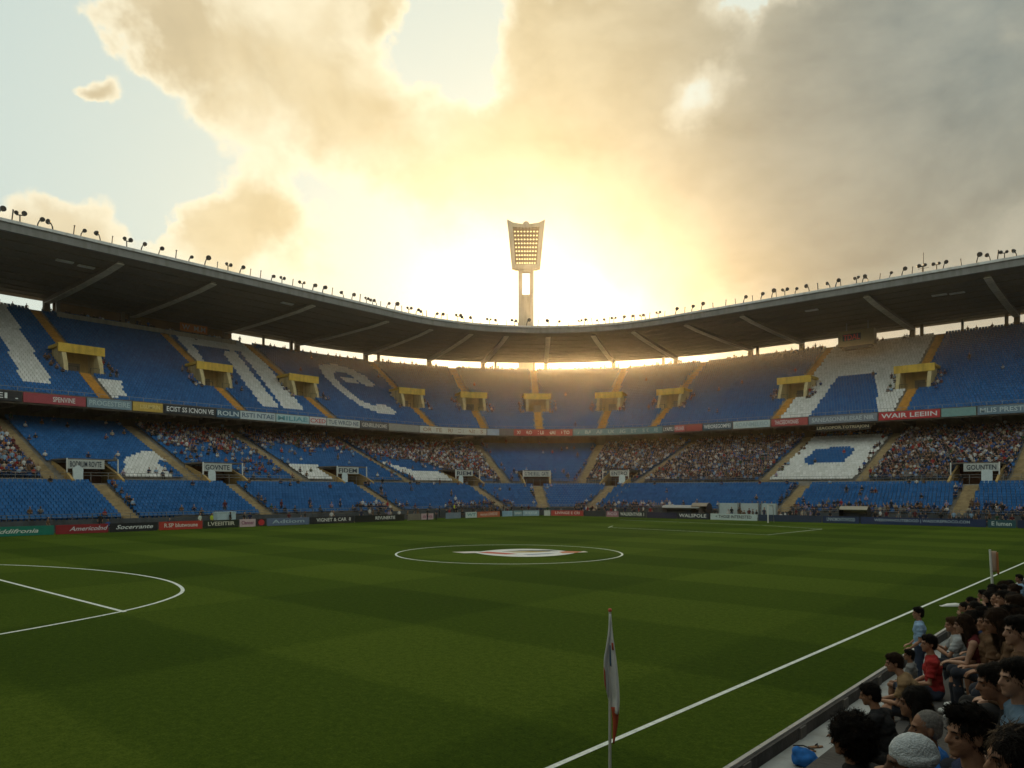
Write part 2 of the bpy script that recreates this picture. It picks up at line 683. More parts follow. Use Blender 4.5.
# lower vomitories: sign board over an opening, tan ramp walls
LSIGN = {-59.7: 'BODRUM ROVTE', -42.8: 'GOVNTE', -20.7: 'FIDEM', 8.0: 'RIEM', 29.0: 'G THE BULL  GATE', 52.0: 'ENTRO', 112.6: 'GOUNTEN', -77.5: 'ROVTE', 131.0: 'ENTRO'}
for s in LOW_V:
    st = stretch(s, 17.5)
    w = LW / st
    t = .3 / st
    v = empty('vomitory')
    v.parent = stand
    for sg in (-1, 1):
        v0 = MB()
        a, c = sorted((s + sg * w, s + sg * (w - t)))
        v0.sweep([(13.2, 5.3), (LV_D1, 5.3), (LV_D1, 8.1), (14.9, 6.55), (13.2, 5.75)], a, c, 0, closed=True)
        v0.build('side_wall', M['tan'], v)
    b = MB()
    b.bowlbox(s - w + t, s + w - t, LV_D1 - .3, LV_D1 - .02, 5.3, 7.9)
    b.build('door_wall', mat('brown_wall', (.14, .06, .03), .8, .2, .8), v)
    b = MB()
    b.bowlbox(s - w, s + w, 15.3, LV_D1 + .2, 8.15, 8.35)
    b.build('hood', M['dark_concrete'], v)
    b = MB()
    sl, sr = (-.97, .45) if s < 20 else (-.45, .97) if s > 40 else (-.97, .97)
    b.bowlbox(s + w * sl, s + w * sr, 15.15, 15.29, 7.1, 8.2)
    sg_ = b.build('sign_board', paint((.50, .53, .52), .5, .08), v)
    letters(LSIGN[s], s + w * (sl + .12), s + w * (sr - .12), 15.13, 7.3, 8.0, paint((.03, .05, .08)), sg_)
    for q in (-1, 1):
        b = MB()
        b.bowlbox(s + q * w * .97 - .07 / st, s + q * w * .97 + .07 / st, 15.0, 15.14, 5.3, 8.35)
        b.build('post', M['white'], v)

# ---- roof
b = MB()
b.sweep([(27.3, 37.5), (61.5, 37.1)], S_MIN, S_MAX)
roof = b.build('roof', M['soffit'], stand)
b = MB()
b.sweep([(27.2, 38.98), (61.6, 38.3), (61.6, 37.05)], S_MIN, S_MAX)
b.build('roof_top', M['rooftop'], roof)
b = MB()
b.bowlbox(S_MIN, S_MAX, 27.0, 27.28, 37.55, 38.6)
b.build('fascia', M['fascia'], roof)
b = MB()
b.bowlbox(S_MIN, S_MAX, 26.7, 27.25, 38.62, 39.0)
b.build('gutter', M['gutter'], roof)
# sheet joints and purlins under the roof
b = MB()
for d in (30.5, 34.5, 38.5, 42.5, 46.5, 50.5, 54.0, 56.5, 59.0):
    h = 37.5 - (d - 27.3) / 85
    b.bowlbox(S_MIN, S_MAX, d, d + .14, h - .12, h - .005)
b.build('purlin', M['soffit'], roof)
BEAMS = [-88, -70, -51.0, -37.0, -18.6, -1.9, 8.3, 16.9, 24.2, 32.7, 41.8, 50.0, 61.1, 72.7, 94.6, 112.0, 130.0]
for s in BEAMS:
    b = MB()
    w = .38
    prof = [(29.0, 37.4, 37.1), (34, 37.3, 36.75), (45, 37.2, 36.45), (57.0, 37.05, 36.3), (59.2, 37.0, 36.4)]
    rows = []
    for d, h1, h0 in prof:
        q = w / stretch(s, d)
        rows.append([(*pos(s - q, d), h1), (*pos(s - q, d), h0), (*pos(s + q, d), h0), (*pos(s + q, d), h1)])
    b.grid(rows, closed=True)
    b.face(rows[0])
    b.face(rows[-1][::-1])
    bm_ = b.build('roof_beam', M['column'], roof)  # dark tone paints the shade on the beam sides
    b = MB()
    rows = []
    for d, h1, h0 in prof:
        q = .52 / stretch(s, d)
        rows.append([(*pos(s - q, d), h0 - .003), (*pos(s - q, d), h0 - .12), (*pos(s + q, d), h0 - .12), (*pos(s + q, d), h0 - .003)])
    b.grid(rows, closed=True)
    b.face(rows[0])
    b.face(rows[-1][::-1])
    b.build('lit_flange', M['beam'], bm_)  # pale strip paints the lit lower face of the beam
cols = []
for i, s in enumerate(BEAMS):
    cols.append((s, .45))
    if i % 3 != 1:
        cols.append((s - 1.6 if i % 2 else s + 1.7, .28))
for a, c in zip(BEAMS[:-1], BEAMS[1:]):
    if c - a > 14:
        cols.append(((a + c) / 2, .2))
for s, w in cols:
    b = MB()
    q = w / stretch(s, 59.6)
    b.bowlbox(s - q, s + q, 59.3, 59.3 + 2 * w, 34.3, 37.1)
    b.build('column', M['column'], stand)
# the closed stretch of gallery high on the left, with its pale parapet beam
b = MB()
b.bowlbox(-49.6, -16.6, 61.0, 61.3, 33.5, 37.1)
b.build('gallery_wall', mat('gallery_wall', (.22, .13, .06), .8, .25, .3), stand)
b = MB()
b.bowlbox(-49.8, -17.5, 57.6, 58.1, 34.0, 34.75)
for s in (-49.4, -38.5, -30.5, -24.5, -18.0):
    b.bowlbox(s - .5, s + .5, 57.5, 58.15, 32.4, 34.8)
b.build('gallery_parapet', mat('gallery_beam', (.42, .39, .33), .7, .15, .5, stain=.3), stand)
for s, d in ((-56.5, 34.0), (-53.5, 34.5), (-22.0, 31.5), (-78, 35), (84.0, 33.0), (104.0, 36.0), (106.5, 36.5)):
    b = MB()
    h = 37.5 - (d - 27.3) / 85
    b.bowlbox(s - 1.1, s + 1.1, d, d + .8, h - .3, h - .13)
    b.build('ceiling_light', M['white'], roof)

# ------------------------------------------------------------------ seats
MOSAIC_U = [
    ('w', [(-62.9, 1.0), (-56.9, 1.0), (-58.6, .11), (-62.3, .10), (-61.0, .6)]),
    ('w', [(-51.6, .20), (-48.4, .21), (-49.6, .05), (-52.0, .03)]),
    ('w', [(-29.6, .98), (-13.6, .98), (-14.4, .82), (-29.6, .82)]),
    ('w', [(-29.6, .98), (-27.0, .98), (-30.2, .42), (-31.2, .08), (-32.2, .08), (-31.2, .50)]),
    ('w', [(-22.8, .76), (-19.4, .84), (-23.6, .09), (-27.0, .09)]),
    ('w', [(-17.3, .98), (-13.6, .98), (-18.7, .07), (-22.8, .07)]),
    ('G', None),
    ('w', [(77.2, 1.0), (98.9, 1.0), (100.9, -.1), (79.8, -.1)]),
    ('b', [(85.0, .50), (91.8, .50), (97.2, -.1), (84.9, -.1)]),
]
MOSAIC_B = [
    ('w', [(-50.5, .40), (-48.0, .42), (-48.2, .30), (-49.5, .22), (-50.2, -.1), (-57.4, -.1), (-54.5, .15), (-53.8, .26)]),
    ('w', [(-29.0, .27), (-23.4, .27), (-21.6, .16), (-22.6, -.1), (-29.4, -.1)]),
    ('w', [(-7.6, .40), (-3.4, .20), (3.5, .17), (4.6, -.1), (-6.4, -.1)]),
    ('w', [(82.9, .93), (97.3, .90), (97.6, -.1), (83.0, -.1)]),
    ('b', [(86.6, .62), (91.6, .66), (93.2, .56), (93.0, .32), (87.4, .28), (85.9, .40)]),
]


def inside(poly, x, y):
    c = False
    n = len(poly)
    for i in range(n):
        x1, y1 = poly[i]
        x2, y2 = poly[(i + 1) % n]
        if (y1 > y) != (y2 > y) and x < (x2 - x1) * (y - y1) / (y2 - y1) + x1:
            c = not c
    return c


G_PATH = [(4.5, .58), (4.4, .68), (3.7, .75), (2.3, .78), (.2, .74), (-1.7, .62), (-2.4, .47), (-2.7, .33), (-1.9, .24), (0.0, .19), (2.9, .20)]


def letter_g(s, t):
    # a broad C stroke with the bar of a G
    best = 9
    for (x1, y1), (x2, y2) in zip(G_PATH[:-1], G_PATH[1:]):
        ax, ay = (x2 - x1) * 1.25, (y2 - y1) * 26
        px, py = (s - x1) * 1.25, (t - y1) * 26
        k = max(0, min(1, (px * ax + py * ay) / (ax * ax + ay * ay)))
        best = min(best, math.hypot(px - k * ax, py - k * ay))
    return best < 1.45 or (.9 < s < 3.2 and .56 < t < .63)


def seat_colour(sec, s, t):
    c = 'b'
    for k, poly in (MOSAIC_U if sec == 'U' else MOSAIC_B if sec == 'B' else []):
        if k == 'G':
            if -5 < s < 6 and letter_g(s, t):
                c = 'w'
        elif inside(poly, s, t):
            c = k
    return c


def blocked(sec, s, d, w_aisle):
    ais = {'A': LOW_A, 'B': LOW_B, 'U': UP_AISLES}[sec]
    st = stretch(s, d)
    for a in ais:
        if abs(s - a) * st < w_aisle:
            return True
    if sec == 'U' and U0 - .5 < d < U1 + .5:
        return any(abs(s - a) * stretch(a, 41) < UW + .35 for a in UP_AISLES)
    if sec == 'B' and d < LV_D1 + .3:
        return any(abs(s - a) * stretch(a, 17.5) < LW + .35 for a in LOW_V)
    return False


def seat_rows():
    for sec, T in (('A', TA), ('B', TB), ('U', TU)):
        for k in range(T['n']):
            d = T['d0'] + (k + .62) * T['tread']
            h = T['h0'] + k * T['rise']
            t = (k + .5) / T['n']
            # walk along the row in steps of a seat width
            s, ds = -90.0, .5
            while s < 133:
                if not blocked(sec, s, d, 1.02 if sec != 'A' else 1.12):
                    yield sec, k, s, d, h, t
                s += .5 / stretch(s, d)


SEATS = []
for sec, k, s, d, h, t in seat_rows():
    x, y = pos(s, d)
    z = depth(x, y)
    SEATS.append((sec, k, s, d, h, t, x, y, z))
print('seats', len(SEATS))

# one seat: tipped-up pan, curved back, side bracket
def seat_template(fine):
    b = MB()
    if fine:
        for j in range(4):
            pass
        n = 4
        front, back = [], []
        for i in range(n + 1):
            u = -1 + 2 * i / n
            x = .215 * u
            cy = -.035 * u * u
            front.append([(x, .10 + cy, .42), (x, .13 + cy, .62), (x, .19 + cy, .80 - .03 * abs(u) ** 3)])
            back.append([(x, .14 + cy, .42), (x, .17 + cy, .62), (x, .225 + cy, .80 - .03 * abs(u) ** 3)])
        b.grid(front, sm=True)
        b.grid(back, sm=True)
        b.grid([front[0], back[0]])
        b.grid([front[-1], back[-1]])
        b.grid([[r[2] for r in front], [r[2] for r in back]])
        Mx = Matrix.Translation((0, -.03, .47)) @ Matrix.Rotation(math.radians(62), 4, 'X')
        b.box((0, 0, 0), (.41, .38, .05), M=Mx)
        b.box((-.2, .12, .22), (.03, .22, .44))
        b.box((.2, .12, .22), (.03, .22, .44))
        return b
    Mx = Matrix.Translation((0, .15, .62)) @ Matrix.Rotation(math.radians(-12), 4, 'X')
    b.box((0, 0, 0), (.43, .05, .38), M=Mx)
    Mx = Matrix.Translation((0, -.02, .47)) @ Matrix.Rotation(math.radians(62), 4, 'X')
    b.box((0, 0, 0), (.41, .36, .05), M=Mx)
    return b


def bulk(name, tmpl, X, Y, Z, A, matidx, fade, mats, scale=None):
    tv = np.array(tmpl.v, dtype=np.float32)
    nv = len(tv)
    n = len(X)
    ca, sa = np.cos(A)[:, None], np.sin(A)[:, None]
    sc = np.ones((n, 1)) if scale is None else scale[:, None]
    vx = (tv[None, :, 0] * ca - tv[None, :, 1] * sa) * sc + X[:, None]
    vy = (tv[None, :, 0] * sa + tv[None, :, 1] * ca) * sc + Y[:, None]
    vz = tv[None, :, 2] * sc + Z[:, None]
    V = np.stack([vx, vy, vz], -1).reshape(-1, 3).astype(np.float32)
    loops = np.concatenate([np.array(f) for f in tmpl.f])
    tot = np.array([len(f) for f in tmpl.f])
    L = (loops[None, :] + (np.arange(n) * nv)[:, None]).ravel().astype(np.int32)
    T = np.tile(tot, n)
    st = np.concatenate([[0], np.cumsum(T)[:-1]]).astype(np.int32)
    me = bpy.data.meshes.new(name)
    me.vertices.add(len(V))
    me.vertices.foreach_set('co', V.ravel())
    me.loops.add(len(L))
    me.loops.foreach_set('vertex_index', L)
    me.polygons.add(len(T))
    me.polygons.foreach_set('loop_start', st)
    for mt in mats:
        me.materials.append(mt)
    tm = np.array(tmpl.m)
    if matidx.ndim == 1:
        MI = np.repeat(matidx, len(tot))
    else:
        MI = matidx[:, tm].ravel()
    me.polygons.foreach_set('material_index', MI.astype(np.int32))
    me.polygons.foreach_set('use_smooth', np.tile(np.array(tmpl.smooth), n))
    if fade is not None:
        at = me.attributes.new('fade', 'FLOAT', 'FACE')
        at.data.foreach_set('value', np.repeat(fade, len(tot)).astype(np.float32))
    me.update(calc_edges=True)
    me.validate()
    o = bpy.data.objects.new(name, me)
    COL.objects.link(o)
    return o


def in_view(x, y, h, m=8):
    z = depth(x, y)
    if z < 1:
        return False
    px = 512 + 750 * side(x, y) / z
    py = 490 - 750 * (h - EYE) / z
    return -m < px < 1024 + m and -m < py < 768 + m


cand = sorted([i for i, q in enumerate(SEATS) if in_view(q[6], q[7], q[4], 0)], key=lambda i: SEATS[i][8])
solo = set(cand[:300])
rest = [i for i in range(len(SEATS)) if i not in solo]
fadev = {}
for i, q in enumerate(SEATS):
    fadev[i] = min(1, max(0, .5 + .22 * mnoise.noise(Vector((q[2] * .12, q[5] * 6, 3.0 + ord(q[0])))) + random.gauss(0, .2)))
cols_ = {i: (1 if seat_colour(q[0], q[2], q[5]) == 'w' else 0) for i, q in enumerate(SEATS)}
R = [SEATS[i] for i in rest]
o = bulk('stadium_seats', seat_template(False), np.array([q[6] for q in R]), np.array([q[7] for q in R]),
         np.array([q[4] for q in R]), np.array([ang(q[2]) for q in R]), np.array([cols_[i] for i in rest]),
         np.array([fadev[i] for i in rest]), [M['blue'], M['whiteseat']])
setp(o, 'blue and white plastic seats filling both tiers, white ones forming giant letters', 'seats', kind='stuff')
tm = seat_template(True)
sm_meshes = []
for v in range(6):
    me = tm.mesh('plastic_chair', M['blue'])
    at = me.attributes.new('fade', 'FLOAT', 'FACE')
    at.data.foreach_set('value', [.2 + .12 * v] * len(me.polygons))
    sm_meshes.append(me)
for i in sorted(solo):
    q = SEATS[i]
    o = bpy.data.objects.new('plastic_chair', sm_meshes[min(5, int(fadev[i] * 6))])
    COL.objects.link(o)
    o.location = (q[6], q[7], q[4])
    o.rotation_euler = (0, 0, ang(q[2]))
    setp(o, 'blue plastic seat in the lowest block at far left, above the green board', 'seat', 'blue seats in the lowest left block')


# ------------------------------------------------------------------ advertising boards along the pitch
WHT = paint((.74, .76, .76), .5, .05)
BLK = (.018, .020, .026)
BOARDS = [
    (-96, -79.3, (.015, .03, .09), 'navy', None, None),
    (-79.2, -68.75, (.012, .20, .15), 'green', 'Elddifronia', (.75, .78, .76)),
    (-68.65, -63.6, (.30, .025, .035), 'red', 'Americolnd', (.72, .66, .74)),
    (-63.5, -58.45, BLK, 'black', 'Socerrante', (.75, .78, .8)),
    (-58.35, -53.3, (.48, .05, .035), 'bright red', 'R.SP blutwoune', (.78, .72, .68)),
    (-53.2, -48.8, (.02, .03, .02), 'black', 'LVEEIITIIR', (.66, .64, .54)),
    (-48.7, -46.55, (.62, .46, .50), 'pale pink', 'Clanoer', (.24, .05, .14)),
    (-46.45, -45.15, (.05, .02, .02), 'black', '@', (.55, .03, .04)),
    (-45.05, -38.9, (.13, .18, .30), 'slate blue', 'Adtiom', (.42, .54, .62)),
    (-38.8, -31.7, BLK, 'black', 'VIGNET & CAR  8', (.74, .76, .74)),
    (-31.6, -22.6, (.012, .016, .016), 'black', 'REVUNERTIE', (.72, .74, .72)),
    (-22.0, -19.4, (.20, .18, .15), 'grey', None, None),
    (-19.3, -16.8, (.62, .46, .50), 'pale pink', 'clarnotia', (.35, .08, .16)),
    (-14.2, -10.9, (.20, .26, .34), 'grey blue', None, None),
    (-9.8, -7.2, (.55, .66, .66), 'white', 'WT', (.10, .30, .34)),
    (-7.1, -1.6, (.55, .16, .08), 'orange red', 'nessmum LONREOSE', (.74, .66, .60)),
    (-1.0, 5.6, (.30, .48, .62), 'light blue', None, None),
    (6.4, 13.2, (.20, .34, .40), 'teal', 'tomorn', (.70, .76, .76)),
    (13.6, 24.8, (.30, .46, .56), 'sky blue', 'OI HEATOR', (.66, .76, .80)),
    (28.0, 32.0, (.56, .60, .56), 'white', None, None),
    (32.6, 54.0, (.50, .06, .05), 'red', 'LIVINGE E CRI', (.78, .66, .62)),
    (55.0, 61.6, (.05, .06, .07), 'dark grey', None, None),
    (61.7, 64.1, (.42, .20, .26), 'dull pink', 'RCO', (.74, .66, .70)),
    (64.2, 69.4, (.03, .05, .05), 'black', 'WALRENTIVER 1', (.75, .78, .76)),
    (69.5, 74.9, (.025, .030, .075), 'navy', None, None),
    (75.0, 80.3, (.025, .035, .06), 'navy', 'WALSPOLE', (.75, .78, .78)),
    (80.5, 87.9, (.56, .66, .68), 'white', '< THOSE INTERESTED', (.04, .05, .07)),
    (88.0, 97.0, (.03, .05, .10), 'navy', None, None),
    (97.1, 101.9, (.02, .04, .11), 'navy', 'LINNOMONTOWOOD', (.40, .52, .62)),
    (102.0, 116.3, (.02, .04, .12), 'navy', 'WEISOWHOUTEBOOD | WAISOREPROCO.COM', (.42, .52, .64)),
    (116.4, 119.3, (.03, .10, .13), 'dark teal', 'E lumen', (.62, .70, .72)),
    (119.4, 140, (.015, .03, .09), 'navy', None, None),
]
prevname = 'the stand corner'
for i, (s0, s1, col, cname, txt, tcol) in enumerate(BOARDS):
    sm = (s0 + s1) / 2
    b = MB()
    b.bowlbox(s0 + .04, s1 - .04, 0, .10, .02, .95)
    root = b.build('advertising_board', paint(col, .45, .12))
    where = 'left stand' if s1 < 0 else 'rounded corner' if s0 < ARC else 'right stand'
    nb = BOARDS[i - 1] if i else None
    if txt and len(txt) > 1:
        lab = '%s pitchside board lettered %s below the %s' % (cname, txt.replace('|', 'and').replace('<', '').strip(), where)
    elif txt:
        lab = 'short black pitchside board with a red round emblem below the left stand'
    else:
        nx = BOARDS[i + 1] if i + 1 < len(BOARDS) else None
        nbt = ('right of the %s board lettered %s' % (nb[3], nb[4].split()[0])) if nb and nb[4] else ('left of the %s board lettered %s' % (nx[3], nx[4].split()[0])) if nx and nx[4] else 'at the end of the row'
        lab = 'plain %s pitchside board %s' % (cname, nbt)
    setp(root, ' '.join(lab.split()[:16]), 'advertising board', 'advertising boards along the pitch')
    if txt == '@':
        b = MB()
        c = [(*pos(sm + .42 * math.cos(a), -.012), .5 + .36 * math.sin(a)) for a in [2 * PI * k / 20 for k in range(20)]]
        b.face(c)
        b.build('emblem', paint(tcol), root)
    elif txt:
        w = s1 - s0
        a0, a1, h0, h1 = .12, .88, .30, .76
        if cname == 'green':
            a0, a1, h0, h1 = .48, .86, .28, .70
        if txt.startswith('Ame'):
            a0, a1 = .25, .95
        if txt.startswith('VIG'):
            a0, a1 = .14, .92
        if txt.startswith('REV'):
            a0, a1 = .40, .80
        if txt.startswith('WALR') or txt.startswith('WALS'):
            a0, a1, h0, h1 = .05, .92, .28, .82
        if txt.startswith('E lumen'):
            a0, a1, h0, h1 = .15, .85, .25, .75
        letters(txt, s0 + a0 * w, s0 + a1 * w, -.012, h0, h1, paint(tcol, .5, .04), root, skew=.35 if cname in ('green',) or txt.startswith(('Ame', 'Soc')) else 0)
    for q in (s0 + .3, s1 - .3):
        b = MB()
        b.bowlbox(q - half(q, .3, .05), q + half(q, .3, .05), .11, .45, .0, .08)
        b.bowlbox(q - half(q, .3, .04), q + half(q, .3, .04), .11, .17, .07, .85)
        b.build('bracket', M['steel'], root)

# ------------------------------------------------------------------ banners hung along the balcony
BAN = [
    (-100, -84.1, (.30, .34, .36), 'grey', None, None),
    (-84, -72.1, (.34, .05, .07), 'dark red', 'RENTALIS', (.7, .7, .7)),
    (-72, -63.6, BLK, 'black', 'AOIIEI .', (.74, .78, .80)),
    (-63.5, -55.9, (.36, .06, .08), 'red', 'SPENVINE', (.70, .66, .66)),
    (-55.8, -49.8, (.20, .29, .36), 'grey blue', 'PROGESTEIRE', (.42, .54, .58)),
    (-49.7, -45.35, (.56, .38, .08), 'golden yellow', 'LISUMRIN', (.74, .60, .24)),
    (-45.2, -37.05, (.02, .025, .035), 'black', 'ECIST SS ICNON VE', (.76, .78, .80)),
    (-37, -33.05, (.05, .12, .20), 'dark blue', 'ROLN', (.55, .66, .70)),
    (-33, -26.6, (.50, .58, .62), 'pale blue', 'RSTI NTAE', (.08, .14, .22)),
    (-26.5, -20.05, (.42, .58, .62), 'aqua', 'MILIAE', (.10, .32, .40)),
    (-20, -16.5, (.64, .62, .64), 'white', 'CXED', (.50, .08, .07)),
    (-16.4, -9.1, (.58, .60, .58), 'off white', 'TUE WRCD NE', (.08, .12, .18)),
    (-9, -2.4, (.10, .10, .11), 'dark grey', 'GENRILINOME', (.62, .58, .52)),
    (-2.3, 5.1, (.32, .31, .28), 'mid grey', None, None),
    (5.2, 19.9, (.60, .58, .52), 'cream', 'ORLTER RUC KAISES', (.36, .22, .12)),
    (20, 22.6, (.36, .44, .56), 'powder blue', None, None),
    (22.7, 25.5, (.13, .12, .13), 'charcoal', None, None),
    (25.6, 37.7, (.46, .06, .04), 'scarlet', 'XURAOOC LIRENAICO TO', (.80, .72, .66)),
    (37.8, 57.5, (.16, .28, .30), 'teal grey', 'AEBACARAUGAIG LETIAS OUE', (.48, .56, .54)),
    (57.6, 61.3, (.06, .07, .09), 'dark', 'LYAPILI', (.72, .74, .74)),
    (61.4, 65, (.56, .10, .10), 'crimson', 'HIUAR', (.74, .70, .70)),
    (65.1, 70.9, (.40, .07, .06), 'plain brick red', None, None),
    (71.1, 77.9, (.04, .09, .14), 'dark navy', 'WEIOREGOMPEI', (.74, .78, .80)),
    (78.0, 84.6, (.52, .62, .64), 'pale aqua', 'ADANMELISO', (.30, .42, .48)),
    (85.0, 91.6, (.42, .07, .07), 'deep red', 'THACSEEOWONAES', (.74, .66, .66)),
    (91.7, 103.0, (.22, .25, .30), 'blue grey', 'SANEASONRILESAE NIR', (.50, .55, .60)),
    (103.1, 112.2, (.50, .03, .04), 'vivid red', 'WAIR LEEIIN', (.76, .74, .76)),
    (112.3, 117.1, (.18, .34, .34), 'grey green', None, None),
    (117.2, 124.6, (.14, .22, .30), 'steel blue', 'MLIS PRESTEL', (.50, .60, .66)),
    (124.7, 135.0, (.34, .40, .42), 'ash grey', 'EOLES', (.60, .64, .66)),
]
# stations of the balcony banners were read on the line of the balcony itself
for i, (s0, s1, col, cname, txt, tcol) in enumerate(BAN):
    if s0 > 76:      # right stand: shift to the measured edges
        k = lambda v: 78.6 + (v - 85.0) * 1.0
        s0, s1 = k(s0), k(s1)
        if cname == 'pale aqua':
            s0, s1 = 71.3, 78.4
    if cname == 'dark navy':
        s0, s1 = 65.1, 71.1
    if cname == 'plain brick red':
        s0, s1 = 61.4, 65.0
    if cname == 'crimson':
        s0, s1 = 59.0, 61.3
    if cname == 'dark':
        s0, s1 = 56.5, 58.9
    if cname == 'teal grey':
        s1 = 56.4
    b = MB()
    b.bowlbox(s0 + .05, s1 - .05, 28.10, 28.33, 16.0, 17.3)
    root = b.build('balcony_banner', paint(col, .5, .12))
    where = 'left' if s1 < 0 else 'corner' if s0 < ARC else 'right'
    nb = BAN[i - 1]
    if txt:
        lab = '%s advertising banner lettered %s on the %s balcony front' % (cname, txt.replace('.', '').strip(), where)
    else:
        lab = '%s blank advertising banner on the %s balcony front, beside the %s banner' % (cname, where, nb[3])
    setp(root, ' '.join(lab.split()[:16]), 'banner', 'advertising banners along the balcony')
    if txt:
        w = s1 - s0
        a0, a1, h0, h1 = .05, .95, 16.3, 17.05
        if cname == 'red':
            a0, a1, h0, h1 = .46, .82, 16.3, 17.0
        if cname == 'deep red':
            a0, a1 = .1, .75
        if cname == 'golden yellow':
            a0, a1, h0, h1 = .25, .9, 16.4, 17.0
        letters(txt, s0 + a0 * w, s0 + a1 * w, 28.085, h0, h1, paint(tcol, .5, .05), root)
# lettered sign below the balcony soffit
b = MB()
b.bowlbox(86.3, 95.2, 28.9, 29.1, 14.75, 15.7)
root = setp(b.build('hanging_sign', paint((.03, .025, .02))), 'long black sign with cream lettering hanging under the right balcony', 'sign')
letters('LEACOPOR.TOTRIAJON', 86.5, 95.0, 28.88, 14.9, 15.55, paint((.66, .58, .38)), root)

# ------------------------------------------------------------------ floodlight tower behind the corner
ZT = 206.0
def campt(X, Z):
    return (math.cos(YAW) * X - math.sin(YAW) * Z, math.sin(YAW) * X + math.cos(YAW) * Z)


tx, ty = campt(3.85, ZT)
tower = empty('floodlight_tower', (tx, ty, 0), YAW, 'tall concrete floodlight tower with flared lamp head behind the stadium corner', 'floodlight tower')
b = MB()
for sx in (-1, 1):
    b.box((sx * 1.55, 0, 35), (1.05, 1.6, 60))
b.box((0, 0, 25.5), (2.05, 1.4, 65))
b.box((0, 0, 64.7), (4.15, 1.6, .9))
for z in np.arange(12, 52, 3.0):
    b.box((0, -.76, float(z)), (2.0, .08, .18))
b.build('mast', M['tower'], tower)
hb, ht_ = 65.0, 78.0
wb, wt = 3.85, 5.05


def hw(z):
    t = (z - hb) / (ht_ - hb)
    return wb + (wt - wb) * t


b = MB()
fr = 1.35
for sg in (-1, 1):
    out, inn = [], []
    zs = [hb + .2, hb + 3, hb + 6, hb + 9, ht_ - .6]
    for y in (-.9, .9):
        out.append([(sg * hw(z), y, z) for z in zs[:-1]] + [(sg * (hw(ht_) + .15), y, ht_ + .55)])
        inn.append([(sg * (hw(z) - fr * (.75 + .25 * (z - hb) / 13)), y, z) for z in zs[:-1]] + [(sg * (hw(ht_) - fr), y, ht_ - .25)])
    b.grid([out[0], inn[0]])
    b.grid([out[1], inn[1]])
    b.grid([out[0], out[1]])
    b.grid([inn[0], inn[1]])
    b.face([out[0][-1], inn[0][-1], inn[1][-1], out[1][-1]])
    b.face([out[0][0], inn[0][0], inn[1][0], out[1][0]])
b.box((0, 0, hb + .62), (2 * (wb - .72), 1.8, 1.25))
rows = [[(x, y, z) for x, z in [(-3.7, ht_ - 1.5), (-1, ht_ - 1.7), (1, ht_ - 1.7), (3.7, ht_ - 1.5), (3.7, ht_ - .3), (1, ht_ - .75), (-1, ht_ - .75), (-3.7, ht_ - .3)]] for y in (-.9, .9)]
b.grid(rows, closed=True)
b.face(rows[0])
b.face(rows[1][::-1])
b.build('head_frame', M['tower'], tower)
b = MB()
b.ball((0, 0, ht_ - .55), (.95, .9, .85), seg=16)
b.build('finial', M['tower'], tower)
b = MB()
for r in range(9):
    z = hb + 1.75 + r * 1.08
    b.box((0, .25, z - .42), (2 * (hw(z) - 1.2), .25, .16))
for q in range(9):
    x = -3 + .75 * q
    b.tube([(x * .86 + .38 * .86 - .3, .3, hb + 1.2), (x + .38 - .34, .3, ht_ - 1.6)], .06, 6)
for q in range(9):
    e_ = -1 + q / 4
    b.tube([(e_ * (hw(hb + 1.2) - 1.25), -.62, hb + 1.2), (e_ * (hw(ht_ - 1.4) - 1.25), -.62, ht_ - 1.5)], .11, 6)
b.build('lamp_rack', paint((.20, .13, .07)), tower)
b = MB()
b.face([(-(hw(hb + 1.2) - 1.0), .42, hb + 1.2), (hw(hb + 1.2) - 1.0, .42, hb + 1.2), (hw(ht_ - 1.4) - 1.2, .42, ht_ - 1.4), (-(hw(ht_ - 1.4) - 1.2), .42, ht_ - 1.4)])
o = b.build('back_panel', paint((.26, .16, .07)), tower)
o.modifiers.new('thickness', 'SOLIDIFY').thickness = .06
for r in range(9):
    z = hb + 1.75 + r * 1.08
    for q in range(8):
        x = (-1 + (q + .5) / 4) * (hw(z) - 1.3)
        b = MB()
        b.tube([(x, -.55, z - .06), (x, -.2, z), (x, .1, z + .03)], [.27, .25, .12], 8, 0)
        b.face([(x + .25 * math.cos(a), -.57, z - .06 + .25 * math.sin(a)) for a in [2 * PI * k / 8 for k in range(8)]], 1)
        b.build('lamp', [M['cream'], M['lamp_glass']], tower)

